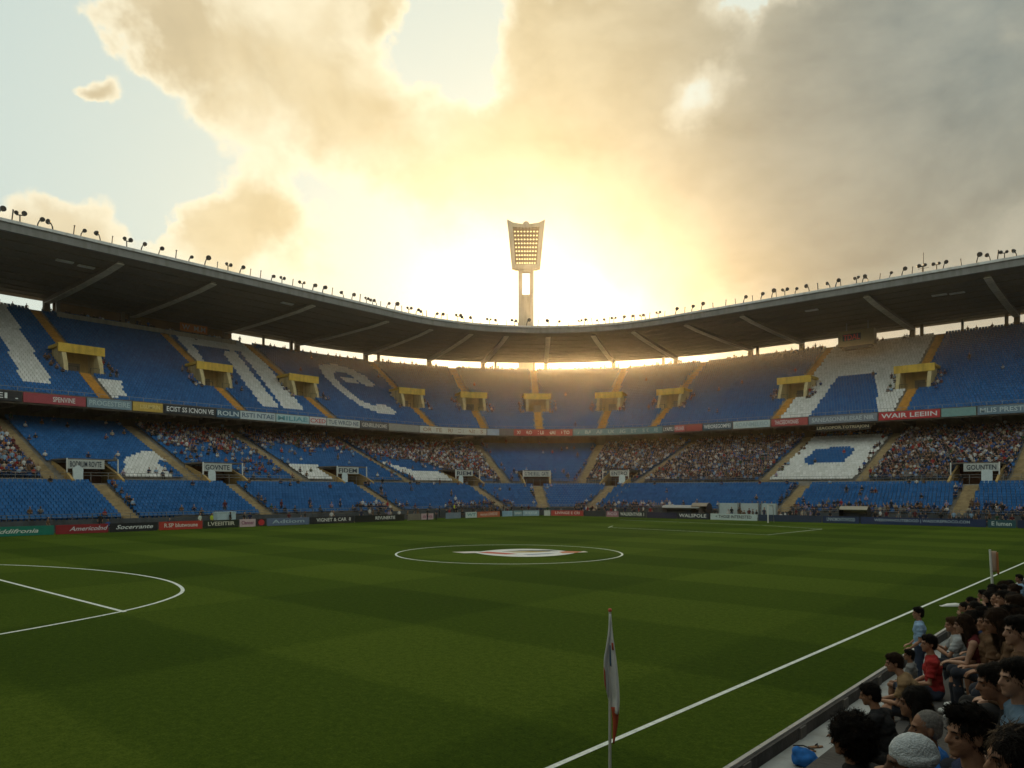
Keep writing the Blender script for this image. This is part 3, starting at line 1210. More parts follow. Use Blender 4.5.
# ------------------------------------------------------------------ lamps and posts along the roof edge
def roof_lamp(kind):
    root = empty('roof_floodlight')
    if kind == 'post':
        b = MB()
        b.tube([(0, 0, 0), (.12, 0, 1.25)], .075, 6)
        b.build('pole', M['black'], root)
        b = MB()
        b.box((.12, 0, 1.28), (.16, .16, .10))
        b.build('cap', M['black'], root)
        return root
    if kind == 'pair':
        b = MB()
        b.tube([(0, 0, 0), (0, 0, .9), (0, 0, .95)], .08, 6)
        b.tube([(-.4, 0, .95), (.5, 0, .95)], .07, 6)
        b.build('pole', M['black'], root)
        for x, r in ((-.35, .26), (.5, .32)):
            b = MB()
            b.tube([(x, -.18, 1.16), (x, 0, 1.2), (x, .22, 1.26)], [r, r * .9, r * .35], 10)
            b.build('lamp_head', M['black'], root)
        return root
    b = MB()
    top = 1.0 if kind == 'low' else 1.15
    b.tube([(0, 0, 0), (.05, 0, .45), (.25, 0, top - .1), (.42, 0, top)], .085, 6)
    b.build('pole', M['black'], root)
    b = MB()
    r = .36 if kind == 'big' else .30
    b.tube([(.50, -.3, top + .02), (.5, -.05, top + .08), (.5, .2, top + .16), (.5, .32, top + .2)], [r, r * .97, r * .62, r * .2], 12)
    b.build('lamp_head', M['black'], root)
    b = MB()
    b.box((.42, 0, top - .1), (.1, .3, .3))
    b.build('yoke', M['steel'], root)
    return root


protos = {k: roof_lamp(k) for k in ('big', 'low', 'post', 'pair')}
used = set()
s = -84.0
i = 0
rl = random.Random(5)
while s < 126:
    kind = ['big', 'post', 'low', 'big', 'post', 'pair', 'low'][i % 7] if rl.random() < .8 else rl.choice(['big', 'low', 'pair', 'post'])
    if kind in used:
        o = copy_tree(protos[kind])
    else:
        o = protos[kind]
        used.add(kind)
    x, y = pos(s, 27.15)
    o.location = (x, y, 38.99)
    flip = rl.random() < .35
    o.rotation_euler = (0, 0, ang(s) + rl.uniform(-.5, .5) + (PI if flip else 0))
    k = rl.uniform(.78, 1.12)
    o.scale = (k, k, k)
    part = 'left' if s < 0 else 'corner' if s < ARC else 'right'
    nm = {'big': 'large round black floodlight on a bent stalk', 'low': 'small round black floodlight on a bent stalk',
          'pair': 'twin black floodlights on one short pole', 'post': 'thin black lightning post without lamp'}[kind]
    if kind == 'post':
        o.name = 'roof_post'
    setp(o, '%s standing on the %s roof edge' % (nm, part), 'roof post' if kind == 'post' else 'floodlight',
         '%s, %s roof edge' % ({'big': 'large roof floodlights', 'low': 'small roof floodlights', 'pair': 'twin roof floodlights', 'post': 'roof posts'}[kind], part))
    s += rl.choice([.9, 1.5, 2.0, 2.5, 1.8]) * (1.0 if s < 0 or s > ARC else .95)
    i += 1
root = empty('antenna', (*pos(103.6, 27.2), 38.99), 0, 'tall thin antenna mast with short crossbars on the right roof edge', 'antenna')
b = MB()
b.tube([(0, 0, 0), (0, 0, 3.2)], .05, 6)
b.build('pole', M['black'], root)
b = MB()
for z, w in ((1.1, .5), (.7, .8)):
    b.tube([(-w, 0, z), (w, 0, z)], .03, 5)
b.build('crossbar', M['black'], root)

# ------------------------------------------------------------------ scoreboard and banner under the roof
x, y = pos(87.3, 48.0)
sb = empty('scoreboard', (x, y, 32.5), -.02, 'boxy cream scoreboard with red letters hanging under the right roof', 'scoreboard')
b = MB()
b.box((0, .9, 1.55), (6.6, 1.8, 3.0))
b.build('case', paint((.28, .21, .11), .6, .12), sb)
b = MB()
b.box((-.75, -.03, 1.75), (3.4, .04, 1.35))
b.build('screen', paint((.03, .03, .05)), sb)
flat_letters('TDAL', Matrix.Translation((-.75, -.06, 1.75)), 3.1, 1.1, paint((.72, .06, .06)), sb)
b = MB()
b.box((.2, .9, -.2), (5.2, 1.6, .72))
for q in (-2.2, -1.1, 0, 1.1, 2.2):
    b.box((q, .1, -.5), (.7, .3, .35))
b.build('lamp_bar', M['black'], sb)
for q in (-2, 2):
    b = MB()
    b.box((q, .9, 3.9), (.2, .2, 1.7))
    b.build('hanger', M['steel'], sb)
root = empty('hanging_banner', (*pos(-26.6, 56.9), 34.9), PI / 2, 'orange banner with dark lettering hung on the upper left gallery', 'banner')
b = MB()
b.box((0, 0, .75), (5.4, .08, 1.55))
b.build('cloth', paint((.62, .20, .06), .7), root)
flat_letters('W  M.M', Matrix.Translation((0, -.06, .75)), 4.6, .95, paint((.62, .58, .62)), root)

# ------------------------------------------------------------------ touchline furniture
def flag_cloth(pts, thick, m, name, parent):
    b = MB()
    b.grid(pts, sm=True)
    o = b.build(name, m, parent)
    md = o.modifiers.new('thickness', 'SOLIDIFY')
    md.thickness = thick
    return o


fx, fy = campt(1.426, 10.92)
fl = empty('corner_flag', (fx, fy, 0), YAW, 'white corner flag hanging limp on a tall grey pole beside the near touchline', 'corner flag')
b = MB()
b.tube([(0, 0, 0), (0, 0, 2.73)], [.024, .018], 10)
b.build('pole', paint((.50, .50, .48), .4, .1), fl)
b = MB()
b.ball((0, 0, 2.75), .03, seg=10)
b.build('pole_tip', paint((.5, .1, .05)), fl)
rows = []
H0, H1 = 2.70, 1.30
for i in range(29):
    t = i / 28
    z = H0 - (H0 - H1) * t
    rr = []
    for j in range(19):
        u = j / 18
        # draped triangle: narrow at the top, gathered into three folds
        wl = .015 + .075 * min(1, t * 1.6)
        wr = .02 + .115 * min(1, t * 1.15)
        xx = -wl + (wl + wr) * u + .012 * math.sin(6 * t + 4 * u)
        yy = -.035 - .055 * math.sin(u * PI * 2.6 + .6 + 1.2 * t) * (.2 + t)
        drop = .0
        if u < .42:
            drop = -(.42 - u) * .95 * t            # left side ends higher
        else:
            drop = (u - .42) * .10 * t
        rr.append((xx, yy, z - drop * 1.0 if u >= .42 else z + (-drop) * 1.0))
    rows.append(rr)
M['cloth_white'] = mat('flag_cloth', (.66, .68, .70), .8, .08, 6, .1, 90)
flag_cloth(rows, .004, M['cloth_white'], 'flag', fl)
M['cloth_red'] = mat('flag_hem', (.42, .07, .03), .8, .15, 6)
def trim(seq, name, m=None, off=-.012):
    b = MB()
    b.grid([[(x, y + off, z) for x, y, z in q] for q in seq], sm=True)
    o = b.build(name, m or M['cloth_red'], fl)
    md = o.modifiers.new('thickness', 'SOLIDIFY')
    md.thickness = .003
    return o


trim([r[0:3] for r in rows[21:29]], 'hem')
trim([r[13:17] for r in rows[8:11]], 'emblem')
trim([r[9:12] for r in rows[9:16]], 'emblem', paint((.05, .12, .22)))
# loose tail hanging below
tail = []
for i in range(13):
    t = i / 12
    w = .055 * (1 - t) + .012
    cx_ = .055 + .012 * math.sin(4 * t)
    tail.append([(cx_ - w * .7, -.05 - .012 * math.cos(5 * t), 1.36 - .52 * t), (cx_, -.075, 1.36 - .54 * t), (cx_ + w, -.05, 1.36 - .52 * t)])
flag_cloth(tail, .004, M['cloth_red'], 'flag_tail', fl)

fx, fy = campt(22.72, 35.5)
fl2 = empty('halfway_flag', (fx, fy, 0), YAW, 'small halfway flag with furled white and orange cloth beside the far touchline', 'flag')
b = MB()
b.tube([(.02, 0, 0), (-.10, 0, 1.68)], [.06, .05], 8)
b.build('pole', paint((.66, .66, .64), .5, .1), fl2)
b = MB()
b.grid([[(-.08 + .30 * u + .06 * t, .03 * math.sin(5 * u + 3 * t) + .05, 1.66 - (1.0 * t + .05) * (1 if u < .5 else 1.0)) for u in (0, .25, .5, .75, 1)] for t in [k / 8 for k in range(9)]], sm=True)
o = b.build('flag', paint((.52, .36, .28), .8), fl2)
o.modifiers.new('thickness', 'SOLIDIFY').thickness = .01
b = MB()
b.grid([[(.2 + .10 * u + .06 * t, .02, 1.55 - 1.05 * t) for u in (0, .5, 1)] for t in [k / 8 for k in range(9)]], sm=True)
o = b.build('hem', paint((.40, .16, .06), .8), fl2)
o.modifiers.new('thickness', 'SOLIDIFY').thickness = .012

# white mat lying on the grass
gx, gy = campt((957 - 512) / 750 * 29.0, 29.0)
b = MB()
prof = [(-.62, 0), (-.35, .09), (0, .11), (.3, .06), (.62, .03)]
rows = [[(x, w * (.20 - .12 * abs(x)), h) for x, h in prof] for w in (-1, -.5, 0, .5, 1)]
rows[0] = [(x, y, .01) for x, y, h in rows[0]]
rows[-1] = [(x, y, .01) for x, y, h in rows[-1]]
b.grid(rows, sm=True)
o = b.build('ground_sheet', M['white'])
o.location = (gx, gy, .01)
o.rotation_euler = (0, 0, YAW)
setp(o, 'small crumpled white sheet lying on the grass outside the touchline', 'sheet')
o.modifiers.new('thickness', 'SOLIDIFY').thickness = .01

# slim white goal post near the far boards
gx, gy = campt((768 - 512) / 750 * 103, 103)
post = empty('goal', (gx, gy, 0), -.02, 'slim white goal seen at the far end in front of the navy board', 'goal')
b = MB()
b.tube([(0, 0, 0), (0, 0, 2.44)], .09, 8)
b.build('post', M['white'], post)
b = MB()
b.tube([(0, 0, 2.44), (0, 1.6, 2.3)], .04, 6)
b.tube([(0, 1.6, 2.3), (0, 2.0, 0)], .04, 6)
b.build('stanchion', M['steel'], post)

# dugouts
def dugout(s, d, L_, hgt, col, lab, inner):
    x, y = pos(s, d)
    root = empty('dugout', (x, y, 0), ang(s), lab, 'dugout')
    b = MB()
    n = 9
    pts = [(d_, hgt * h) for d_, h in [(-.9, .80), (-.5, .97), (.2, 1.0), (.8, .9), (1.2, .6), (1.3, 0)]]
    rows = []
    for x_ in (-L_ / 2, L_ / 2):
        rows.append([(x_, a, h) for a, h in pts])
    b.grid(rows, sm=True)
    rows2 = [[(x_, a * .93 + .02, h * .95) for x_, a, h in r] for r in rows]
    b.grid(rows2, sm=True)
    b.grid([[r[0] for r in rows], [r[0] for r in rows2]])
    b.build('canopy', paint(col, .45, .12), root)
    for x_ in (-L_ / 2, L_ / 2):
        b = MB()
        b.face([(x_, a * .97, h * .98) for a, h in pts] + [(x_, -.9, 0)])
        b.build('side_panel', paint(inner, .5), root)
    b = MB()
    b.box((0, .7, .45), (L_ * .95, .45, .08))
    b.box((0, .95, .8), (L_ * .95, .06, .5))
    b.build('bench', M['black'], root)
    return root


dugout(74.6, 2.4, 6.5, 2.1, (.34, .33, .32), 'long low grey dugout with curved canopy behind the navy boards at right of centre', (.30, .30, .30))
dugout(77.8, 2.5, 2.6, 2.5, (.30, .24, .18), 'short dark dugout with tan canopy beside the long grey dugout', (.05, .04, .04))
dugout(100.6, 2.4, 3.6, 2.3, (.34, .30, .24), 'small dugout with tan roof below the right stand', (.03, .03, .03))
for (sa, sb_, lab) in ((80.4, 83.7, 'leftmost pale screen panel behind the white lettered board'), (83.9, 86.9, 'middle pale screen panel behind the white lettered board'), (87.1, 89.6, 'rightmost pale screen panel beside the right stand aisle')):
    b = MB()
    b.bowlbox(sa, sb_, 3.0, 3.12, .4, 2.5)
    o = b.build('screen_panel', paint((.50, .58, .60), .4, .1))
    setp(o, lab, 'screen', 'pale screen panels behind the boards')
    for s_ in (sa + .1, sb_ - .1):
        q = MB()
        q.bowlbox(s_ - .05, s_ + .05, 2.9, 2.98, 0, 2.6)
        q.build('post', M['steel'], o)
# equipment case beside the stewards
b = MB()
b.bowlbox(-50.7, -48.3, 1.6, 2.6, .25, 1.75)
o = b.build('equipment_case', paint((.48, .62, .68), .5, .08))
setp(o, 'large pale blue equipment case behind the black and pink boards', 'case')
for s_ in (-50.4, -48.6):
    q = MB()
    q.bowlbox(s_ - .1, s_ + .1, 1.7, 2.5, 0, .248)
    q.build('foot', M['black'], o)
q = MB()
q.bowlbox(-50.75, -48.25, 1.55, 2.65, 1.76, 1.84)
q.build('lid', paint((.55, .68, .72)), o)

# rounded white boards standing in the lower doorways
for s, dx, w, h, lab in ((-59.7, -2.0, 1.1, 2.1, 'ragged white panel standing in the doorway of the leftmost lower entrance'),
                         (-42.8, -2.1, 1.0, 2.0, 'white round-topped panel in the second lower entrance from left'),
                         (-20.7, -2.1, 1.0, 2.0, 'white and pale blue panel in the third lower entrance from left'),
                         (8.0, -2.1, .9, 1.9, 'white panel leaning in the entrance left of the rounded corner'),
                         (52.0, 1.7, 1.2, 2.1, 'white speckled panel in the entrance right of the rounded corner'),
                         (112.6, 1.6, 1.3, 2.0, 'square white panel in the lower entrance at far right')):
    x, y = pos(s + dx / stretch(s, 14.5), 14.2)
    root = empty('doorway_panel', (x, y, 5.3), ang(s), lab, 'panel')
    b = MB()
    n = 14
    sq = 'square' in lab
    rag = 'ragged' in lab
    out = [(-w / 2, 0), (w / 2, 0)]
    for k in range(n + 1):
        a = PI * k / n
        e = .35 if sq else .8
        r = 1 + (.10 * math.sin(5 * a) if rag else 0)
        cx_, cy_ = math.cos(a), math.sin(a)
        out.append((w / 2 * r * math.copysign(abs(cx_) ** e, cx_), h - .7 + .7 * r * abs(cy_) ** e))
    rows = [[(px_, yy, pz_) for px_, pz_ in out] for yy in (-.09, .09)]
    b.grid(rows, closed=True)
    b.face(rows[0])
    b.face(rows[1][::-1])
    b.build('panel', paint((.64, .74, .78), .5, .1), root)
    b = MB()
    b.box((0, .3, .05), (w, .7, .1))
    b.build('base', M['steel'], root)

# ------------------------------------------------------------------ spectators far away
SKINS = [(.42, .24, .16), (.30, .16, .10), (.16, .085, .05), (.50, .31, .22)]
SHIRTS = [('white', (.62, .62, .62)), ('pale blue', (.26, .40, .58)), ('royal blue', (.03, .10, .34)), ('navy', (.018, .03, .08)),
          ('black', (.02, .02, .022)), ('grey', (.20, .20, .20)), ('red', (.34, .03, .03)), ('maroon', (.12, .02, .025)),
          ('brown', (.14, .08, .045)), ('cream', (.50, .43, .32)), ('orange', (.42, .14, .04)), ('lilac', (.34, .27, .42)), ('dark green', (.03, .08, .04))]
HAIRS = [(.012, .009, .008), (.035, .02, .012), (.09, .05, .025), (.22, .20, .18)]
TROUS = [(.02, .022, .03), (.04, .06, .12), (.10, .09, .075), (.015, .015, .015)]
FAR = [paint(c, .7, .12) for c in SKINS] + [paint(c, .85, .15) for _, c in SHIRTS] + [paint(c, .6, .2) for c in HAIRS] + [paint(c, .85, .2) for c in TROUS]
I_SKIN, I_SHIRT, I_HAIR, I_TROU = 0, 4, 4 + len(SHIRTS), 8 + len(SHIRTS)


def simple_person(pose, fine=False):
    """small seated or standing spectator facing -y, origin on the floor under the hips"""
    b = MB()
    sg, rg = (10, 7) if fine else (6, 4)
    up = pose == 'stand'
    hip = .92 if up else .50
    ln = {'stand': .04, 'sit': .10, 'lean': .30, 'clap': .12}[pose]
    P_ = lambda r: (0, -math.sin(ln) * r, hip + math.cos(ln) * r)
    rows = []
    for r, a, c in ((-.06, .15, .10), (.12, .145, .095), (.32, .185, .105), (.44, .17, .085), (.50, .06, .05)):
        x0, y0, z0 = P_(r)
        rows.append([(a * math.cos(2 * PI * k / sg), y0 + c * math.sin(2 * PI * k / sg), z0) for k in range(sg)])
    b.grid(rows, 1, True, closed=True)
    hx, hy, hz_ = P_(.66)
    b.ball((hx, hy - .02, hz_), (.075, .092, .115), 0, sg, rg)
    b.ball((hx, hy + .012, hz_ + .028), (.083, .094, .105), 3, sg, rg)
    b.tube([P_(.48), (hx, hy, hz_ - .08)], .05, sg, 0, cap=False)
    for q in (-1, 1):
        sh = Vector(P_(.42)) + Vector((.185 * q, 0, 0))
        if pose == 'clap':
            el, wr = sh + Vector((.07 * q, -.16, -.20)), Vector((.03 * q, sh.y - .36, sh.z - .02))
        elif pose == 'lean':
            el, wr = Vector((.23 * q, sh.y - .10, hip + .18)), Vector((.08 * q, -.44, hip + .16))
        elif up:
            el, wr = sh + Vector((.06 * q, .02, -.28)), sh + Vector((.05 * q, -.08, -.52))
        else:
            el, wr = sh + Vector((.05 * q, .0, -.26)), Vector((.08 * q, -.26, hip + .10))
        b.tube([sh, el], [.055, .045], max(5, sg - 1), 1, cap=False)
        b.tube([el, wr], [.038, .028], max(5, sg - 1), 0, cap=False)
        b.ball(wr, .042, 0, 5, 3)
        if up:
            b.tube([(.09 * q, 0, hip), (.10 * q, -.02, .48), (.10 * q, .02, .06)], [.085, .06, .045], max(5, sg - 1), 2)
            b.box((.10 * q, -.06, .035), (.09, .24, .07), 3)
        else:
            b.tube([(.09 * q, 0, hip), (.12 * q, -.42, hip + .02), (.11 * q, -.40, .06)], [.085, .062, .045], max(5, sg - 1), 2)
            b.box((.11 * q, -.46, .035), (.09, .22, .07), 3)
    return b


CROWD = []            # pose, x, y, z, heading, weight of view
cr = random.Random(21)


def dense(s, t):
    """share of lower-tier seats taken, by block"""
    if s < -64.6:
        return .93 if t < .9 else .75
    if s < -47:
        return .03 if t > .1 else .12
    if s < -30:
        return .86 * min(1, max(0, (t - .50 + .10 * math.sin(s)) * 5)) + (.22 if t < .6 else 0)
    if s < -8.7:
        u = (s + 30) / 21.3
        return .88 * min(1, max(0, (t - .60 - .05 * math.sin(s * .7)) * 7)) + (.10 if .45 < t < .6 else .015)
    if s < 20:
        u = (s + 8.7) / 28.7
        lim = .52 - .62 * u
        return .92 * min(1, max(0, (t - lim) * 7)) + (.03 if s < 4 else .25)
    if s < 42:
        return .012 + (.16 if t < .22 and (s < 25 or s > 33) else 0)
    if s < 82.4:
        return .94
    if s < 97.6:
        return .72 if t > .93 else (.5 if s > 95.6 + (1 - t) * 1.4 else .004)
    return .95


for sec, k, s, d, h, t, x, y, z in SEATS:
    p = 0
    if sec == 'B':
        p = dense(s, t)
        for a in LOW_B:
            if abs(s - a) * stretch(s, d) < 1.7:
                p = max(p, .22)
    elif sec == 'A':
        if k < 2:
            p = .10
            if -28 < s < -20 or -10 < s < 16 or 44 < s < 72 or 86 < s < 125:
                p = .85 if k == 0 else .62
        elif k < 4 and s > 100:
            p = .16
        else:
            p = .012
        if t > .92:
            p = max(p, .06)
        for a in LOW_A:
            q = (s - a) * stretch(s, d)
            if 0 < q < 1.7 and a < 20 or -1.7 < q < 0 and a > 20:
                p = max(p, .42)
    else:
        p = .0012
        for a in UP_AISLES:
            q = abs((s - a) * stretch(a, 40))
            if UW < q < UW + 1.6 and U0 - 1.2 < d < U1 - 1.0:
                p = max(p, .45)
        if k == TU['n'] - 1:
            p = .6 if s < -18 else .3
    if cr.random() < p:
        pose = cr.choices(['sit', 'lean', 'clap', 'stand'], [5, 3, 2, 1 if sec == 'B' else 2])[0]
        CROWD.append((pose, x, y, h, ang(s) + cr.uniform(-.4, .4), s, sec, k))
# behind the boards, on the pitch-side walk
for s in np.arange(-70, 124, .55):
    s = float(s)
    p = .14
    if -28 < s < -21:
        p = .8
    elif -12 < s < 10:
        p = .55
    elif 10 <= s < 45:
        p = .12
    elif s > 45:
        p = .85
    if cr.random() < p and not (70 < s < 80 or 98.5 < s < 102.8):
        d = cr.uniform(1.0, 3.0)
        CROWD.append((cr.choice(['stand', 'stand', 'stand', 'sit']), *pos(s, d), 0.0 if cr.random() < .6 else .25, ang(s) + cr.uniform(-.9, .9), s, 'W', 0))
print('crowd', len(CROWD))


def dress(sec, s):
    sk = cr.choices(range(4), [4, 3, 1, 3])[0]
    pal = [3.2, 2.2, 1.4, 6, 9, 2.4, .7, 2.0, 4.4, 1.0, .15, .6, .6]
    if sec == 'B' and s < 35:
        pal = [4, 3, 3, 3, 4, 2, 2.4, 2.5, 2.2, 1.5, .8, .6, .5]
    sh = cr.choices(range(len(SHIRTS)), pal)[0]
    return sk, sh, cr.choices(range(4), [6, 4, 1.4, .8])[0], cr.randrange(4)


vis = sorted([i for i, c in enumerate(CROWD) if in_view(c[1], c[2], c[3] + .8, -2) and c[6] == 'B' and c[5] < -64.6], key=lambda i: depth(CROWD[i][1], CROWD[i][2]))
NSOLO = 215
solo_p = set(vis[:NSOLO])
stuffp = {}
for i, c in enumerate(CROWD):
    dr = dress(c[6], c[5])
    if i in solo_p:
        sk, sh, hr, tr = dr
        key = (c[0], sk % 2, sh, hr % 2, tr % 2)
        if key not in stuffp:
            stuffp[key] = simple_person(c[0], True).mesh('person', [FAR[I_SKIN + sk % 2], FAR[I_SHIRT + sh], FAR[I_TROU + tr % 2], FAR[I_HAIR + hr % 2]])
        o = bpy.data.objects.new('person', stuffp[key])
        COL.objects.link(o)
        o.location = (c[1], c[2], c[3])
        o.rotation_euler = (0, 0, c[4])
        nm = SHIRTS[sh][0]
        act = {'sit': 'sitting upright', 'lean': 'leaning forward', 'clap': 'clapping', 'stand': 'standing'}[c[0]]
        setp(o, 'distant spectator in a %s top %s in the packed block at far left' % (nm, act), 'person',
             'far left block, %s tops, %s' % (nm, act))
for pose in ('sit', 'lean', 'clap', 'stand'):
    idx = [i for i, c in enumerate(CROWD) if c[0] == pose and i not in solo_p]
    C_ = [CROWD[i] for i in idx]
    mi = []
    for c in C_:
        sk, sh, hr, tr = dress(c[6], c[5])
        mi.append((I_SKIN + sk, I_SHIRT + sh, I_TROU + tr, I_HAIR + hr))
    o = bulk('crowd', simple_person(pose), np.array([c[1] for c in C_]), np.array([c[2] for c in C_]), np.array([c[3] for c in C_]),
             np.array([c[4] for c in C_]), np.array(mi), None, FAR, np.array([cr.uniform(.92, 1.06) for _ in C_]))
    setp(o, {'sit': 'far crowd sitting upright in the lower tier', 'lean': 'far crowd leaning forward in the lower tier', 'clap': 'far crowd clapping in the lower tier',
             'stand': 'far crowd standing along boards and the top of the stands'}[pose], 'crowd', kind='stuff')
HV = paint((.52, .62, .05), .7, .1)
for s, d, z, pose, shirt, lab in ((-53.0, 1.3, 0, 'stand', paint((.62, .70, .62), .8), 'steward in a pale vest standing behind the boards, left of the yellow vest steward'),
                               (-51.6, 1.2, 0, 'stand', HV, 'steward in a yellow vest standing behind the boards beside the pale blue case'),
                               (-10.6, 1.8, .6, 'stand', HV, 'steward in a yellow vest standing behind the boards left of the corner'),
                               (-19.0, -1.0, 0, 'stand', FAR[I_SHIRT + 4], 'dark clothed person on the grass in front of the boards, left of a pair'),
                               (-17.4, -1.2, 0, 'stand', FAR[I_SHIRT + 3], 'dark clothed person on the grass in front of the boards, right of a pair')):
    o = simple_person(pose, True).build('person', [FAR[0], shirt, FAR[I_TROU], FAR[I_HAIR]])
    o.location = (*pos(s, d), z)
    o.rotation_euler = (0, 0, ang(s) + .4)
    o.scale = (1.04, 1.04, 1.04)
    setp(o, lab, 'person')

# ------------------------------------------------------------------ near terrace, walk and low wall
WX = -5.04
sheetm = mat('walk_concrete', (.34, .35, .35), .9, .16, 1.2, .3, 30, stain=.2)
bpy.data.objects['pitch'].data  # the grass stops at the wall
b = MB()
b.box(((WX + .14 - 3.85) / 2, 34, .025), (-3.85 - WX - .14, 140, .05))
setp(b.build('pavement', sheetm), kind='structure')
wall = MB()
wall.box((WX + .07, 34, .13), (.12, 140, .26))
wl = wall.build('pitch_wall', mat('wall_dark', (.055, .05, .048), .85, .5, 1.3, .4, 9))
setp(wl, 'low dark wall with pale coping between the near touchline and the crowd', 'wall')
b = MB()
y = -30.0
while y < 100:
    b.box((WX + .03, y + .6, .275), (.075, 1.185, .03))
    y += 1.2
b.build('coping', mat('coping', (.42, .40, .38), .8, .2, 1.2, .2, 20), wl)
b = MB()
for y in np.arange(-20, 100, 2.4):
    b.box((WX + .145, float(y), .13), (.03, .28, .24))
b.build('pier', mat('pier', (.12, .11, .10), .85, .3, 2), wl)
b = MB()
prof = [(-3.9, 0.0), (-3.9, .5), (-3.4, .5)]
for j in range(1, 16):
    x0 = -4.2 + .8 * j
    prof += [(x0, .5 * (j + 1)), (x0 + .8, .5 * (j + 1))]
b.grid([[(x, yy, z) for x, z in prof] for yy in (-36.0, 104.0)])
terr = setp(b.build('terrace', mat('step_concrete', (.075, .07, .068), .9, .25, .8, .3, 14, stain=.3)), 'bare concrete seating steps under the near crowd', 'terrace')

# unseen rest of the ring, put in to darken the near field: the stand that rises behind the near crowd and the end stand to its left
def plain_stand(name, label, line, a, b_, off):
    root = empty(name, (0, 0, 0), 0, label, 'grandstand')
    def run(part, prof, m):
        b = MB()
        rows = []
        for q in (a, b_):
            rows.append([((off + d, q, h) if line == 'x' else (q, off - d, h)) for d, h in prof])
        b.grid(rows)
        for r in rows:
            b.face(r)
        b.build(part, m, root)
    run('lower_terrace', [(0, 0), (0, .5 if line != 'x' else 8.5)] + [(1 + k, (8.6 if line == 'x' else 1.0) + .38 * k) for k in range(18)] + [(19, 0)], M['concrete'])
    run('upper_terrace', [(15, 15.8), (15, 17.3)] + [(15.5 + .85 * k, 17.2 + .47 * k) for k in range(38)] + [(48, 15.8)], M['concrete'])
    if line == 'x':
        run('balcony', [(-8.3, 6.3), (-8.3, 7.6), (-8.1, 7.6), (-8.1, 6.9), (14.9, 8.4), (14.9, 7.9)], M['dark_concrete'])  # added overhang, unseen: blocks overhead sky to darken the near crowd
    run('roof', [(12.5, 37.5), (12.5, 39.0), (49, 38.2), (49, 36.6)], M['soffit'])
    run('back_wall', [(48.2, 0), (48.2, 36.5), (48.7, 36.5), (48.7, 0)], M['dark_concrete'])
plain_stand('near_stand', 'unseen concrete stand with roof behind the near crowd, on the camera side of the pitch', 'x', -60, 104, 8.6)
plain_stand('end_stand', 'unseen concrete end stand with roof beyond the left end of the pitch', 'y', -84, -5, -11.0)

# ------------------------------------------------------------------ people close by
def remesh(b, voxel, smooth=3, noise_amp=0.0, noise_f=20, name='shape'):
    me = bpy.data.meshes.new('source')
    me.from_pydata(b.v, [], b.f)
    me.update()
    bm = bmesh.new()
    bm.from_mesh(me)
    bmesh.ops.remove_doubles(bm, verts=bm.verts, dist=1e-5)
    bmesh.ops.holes_fill(bm, edges=bm.edges, sides=0)
    bmesh.ops.recalc_face_normals(bm, faces=bm.faces)
    bm.to_mesh(me)
    bm.free()
    ob = bpy.data.objects.new('source', me)
    COL.objects.link(ob)
    md = ob.modifiers.new('r', 'REMESH')
    md.mode = 'VOXEL'
    md.voxel_size = voxel
    md.use_smooth_shade = True
    if smooth:
        ms = ob.modifiers.new('s', 'SMOOTH')
        ms.factor = .5
        ms.iterations = smooth
    dg = bpy.context.evaluated_depsgraph_get()
    out = bpy.data.meshes.new_from_object(ob.evaluated_get(dg))
    out.name = name
    bpy.data.objects.remove(ob)
    bpy.data.meshes.remove(me)
    if noise_amp:
        nn = [v.normal.copy() for v in out.vertices]
        for v, n_ in zip(out.vertices, nn):
            v.co += n_ * noise_amp * mnoise.noise(v.co * noise_f)
    return out


def caps(b, pts, radii, seg=12):
    b.tube(pts, radii, seg)
    for p, r in zip(pts, radii):
        b.ball(p, r, 0, seg, 8)


def torso_frame(lean, hz0):
    return lambda r, x=0, y=0: Vector((math.sin(lean) * r + math.cos(lean) * x, y, hz0 + math.cos(lean) * r - math.sin(lean) * x))


class Pose:
    pass


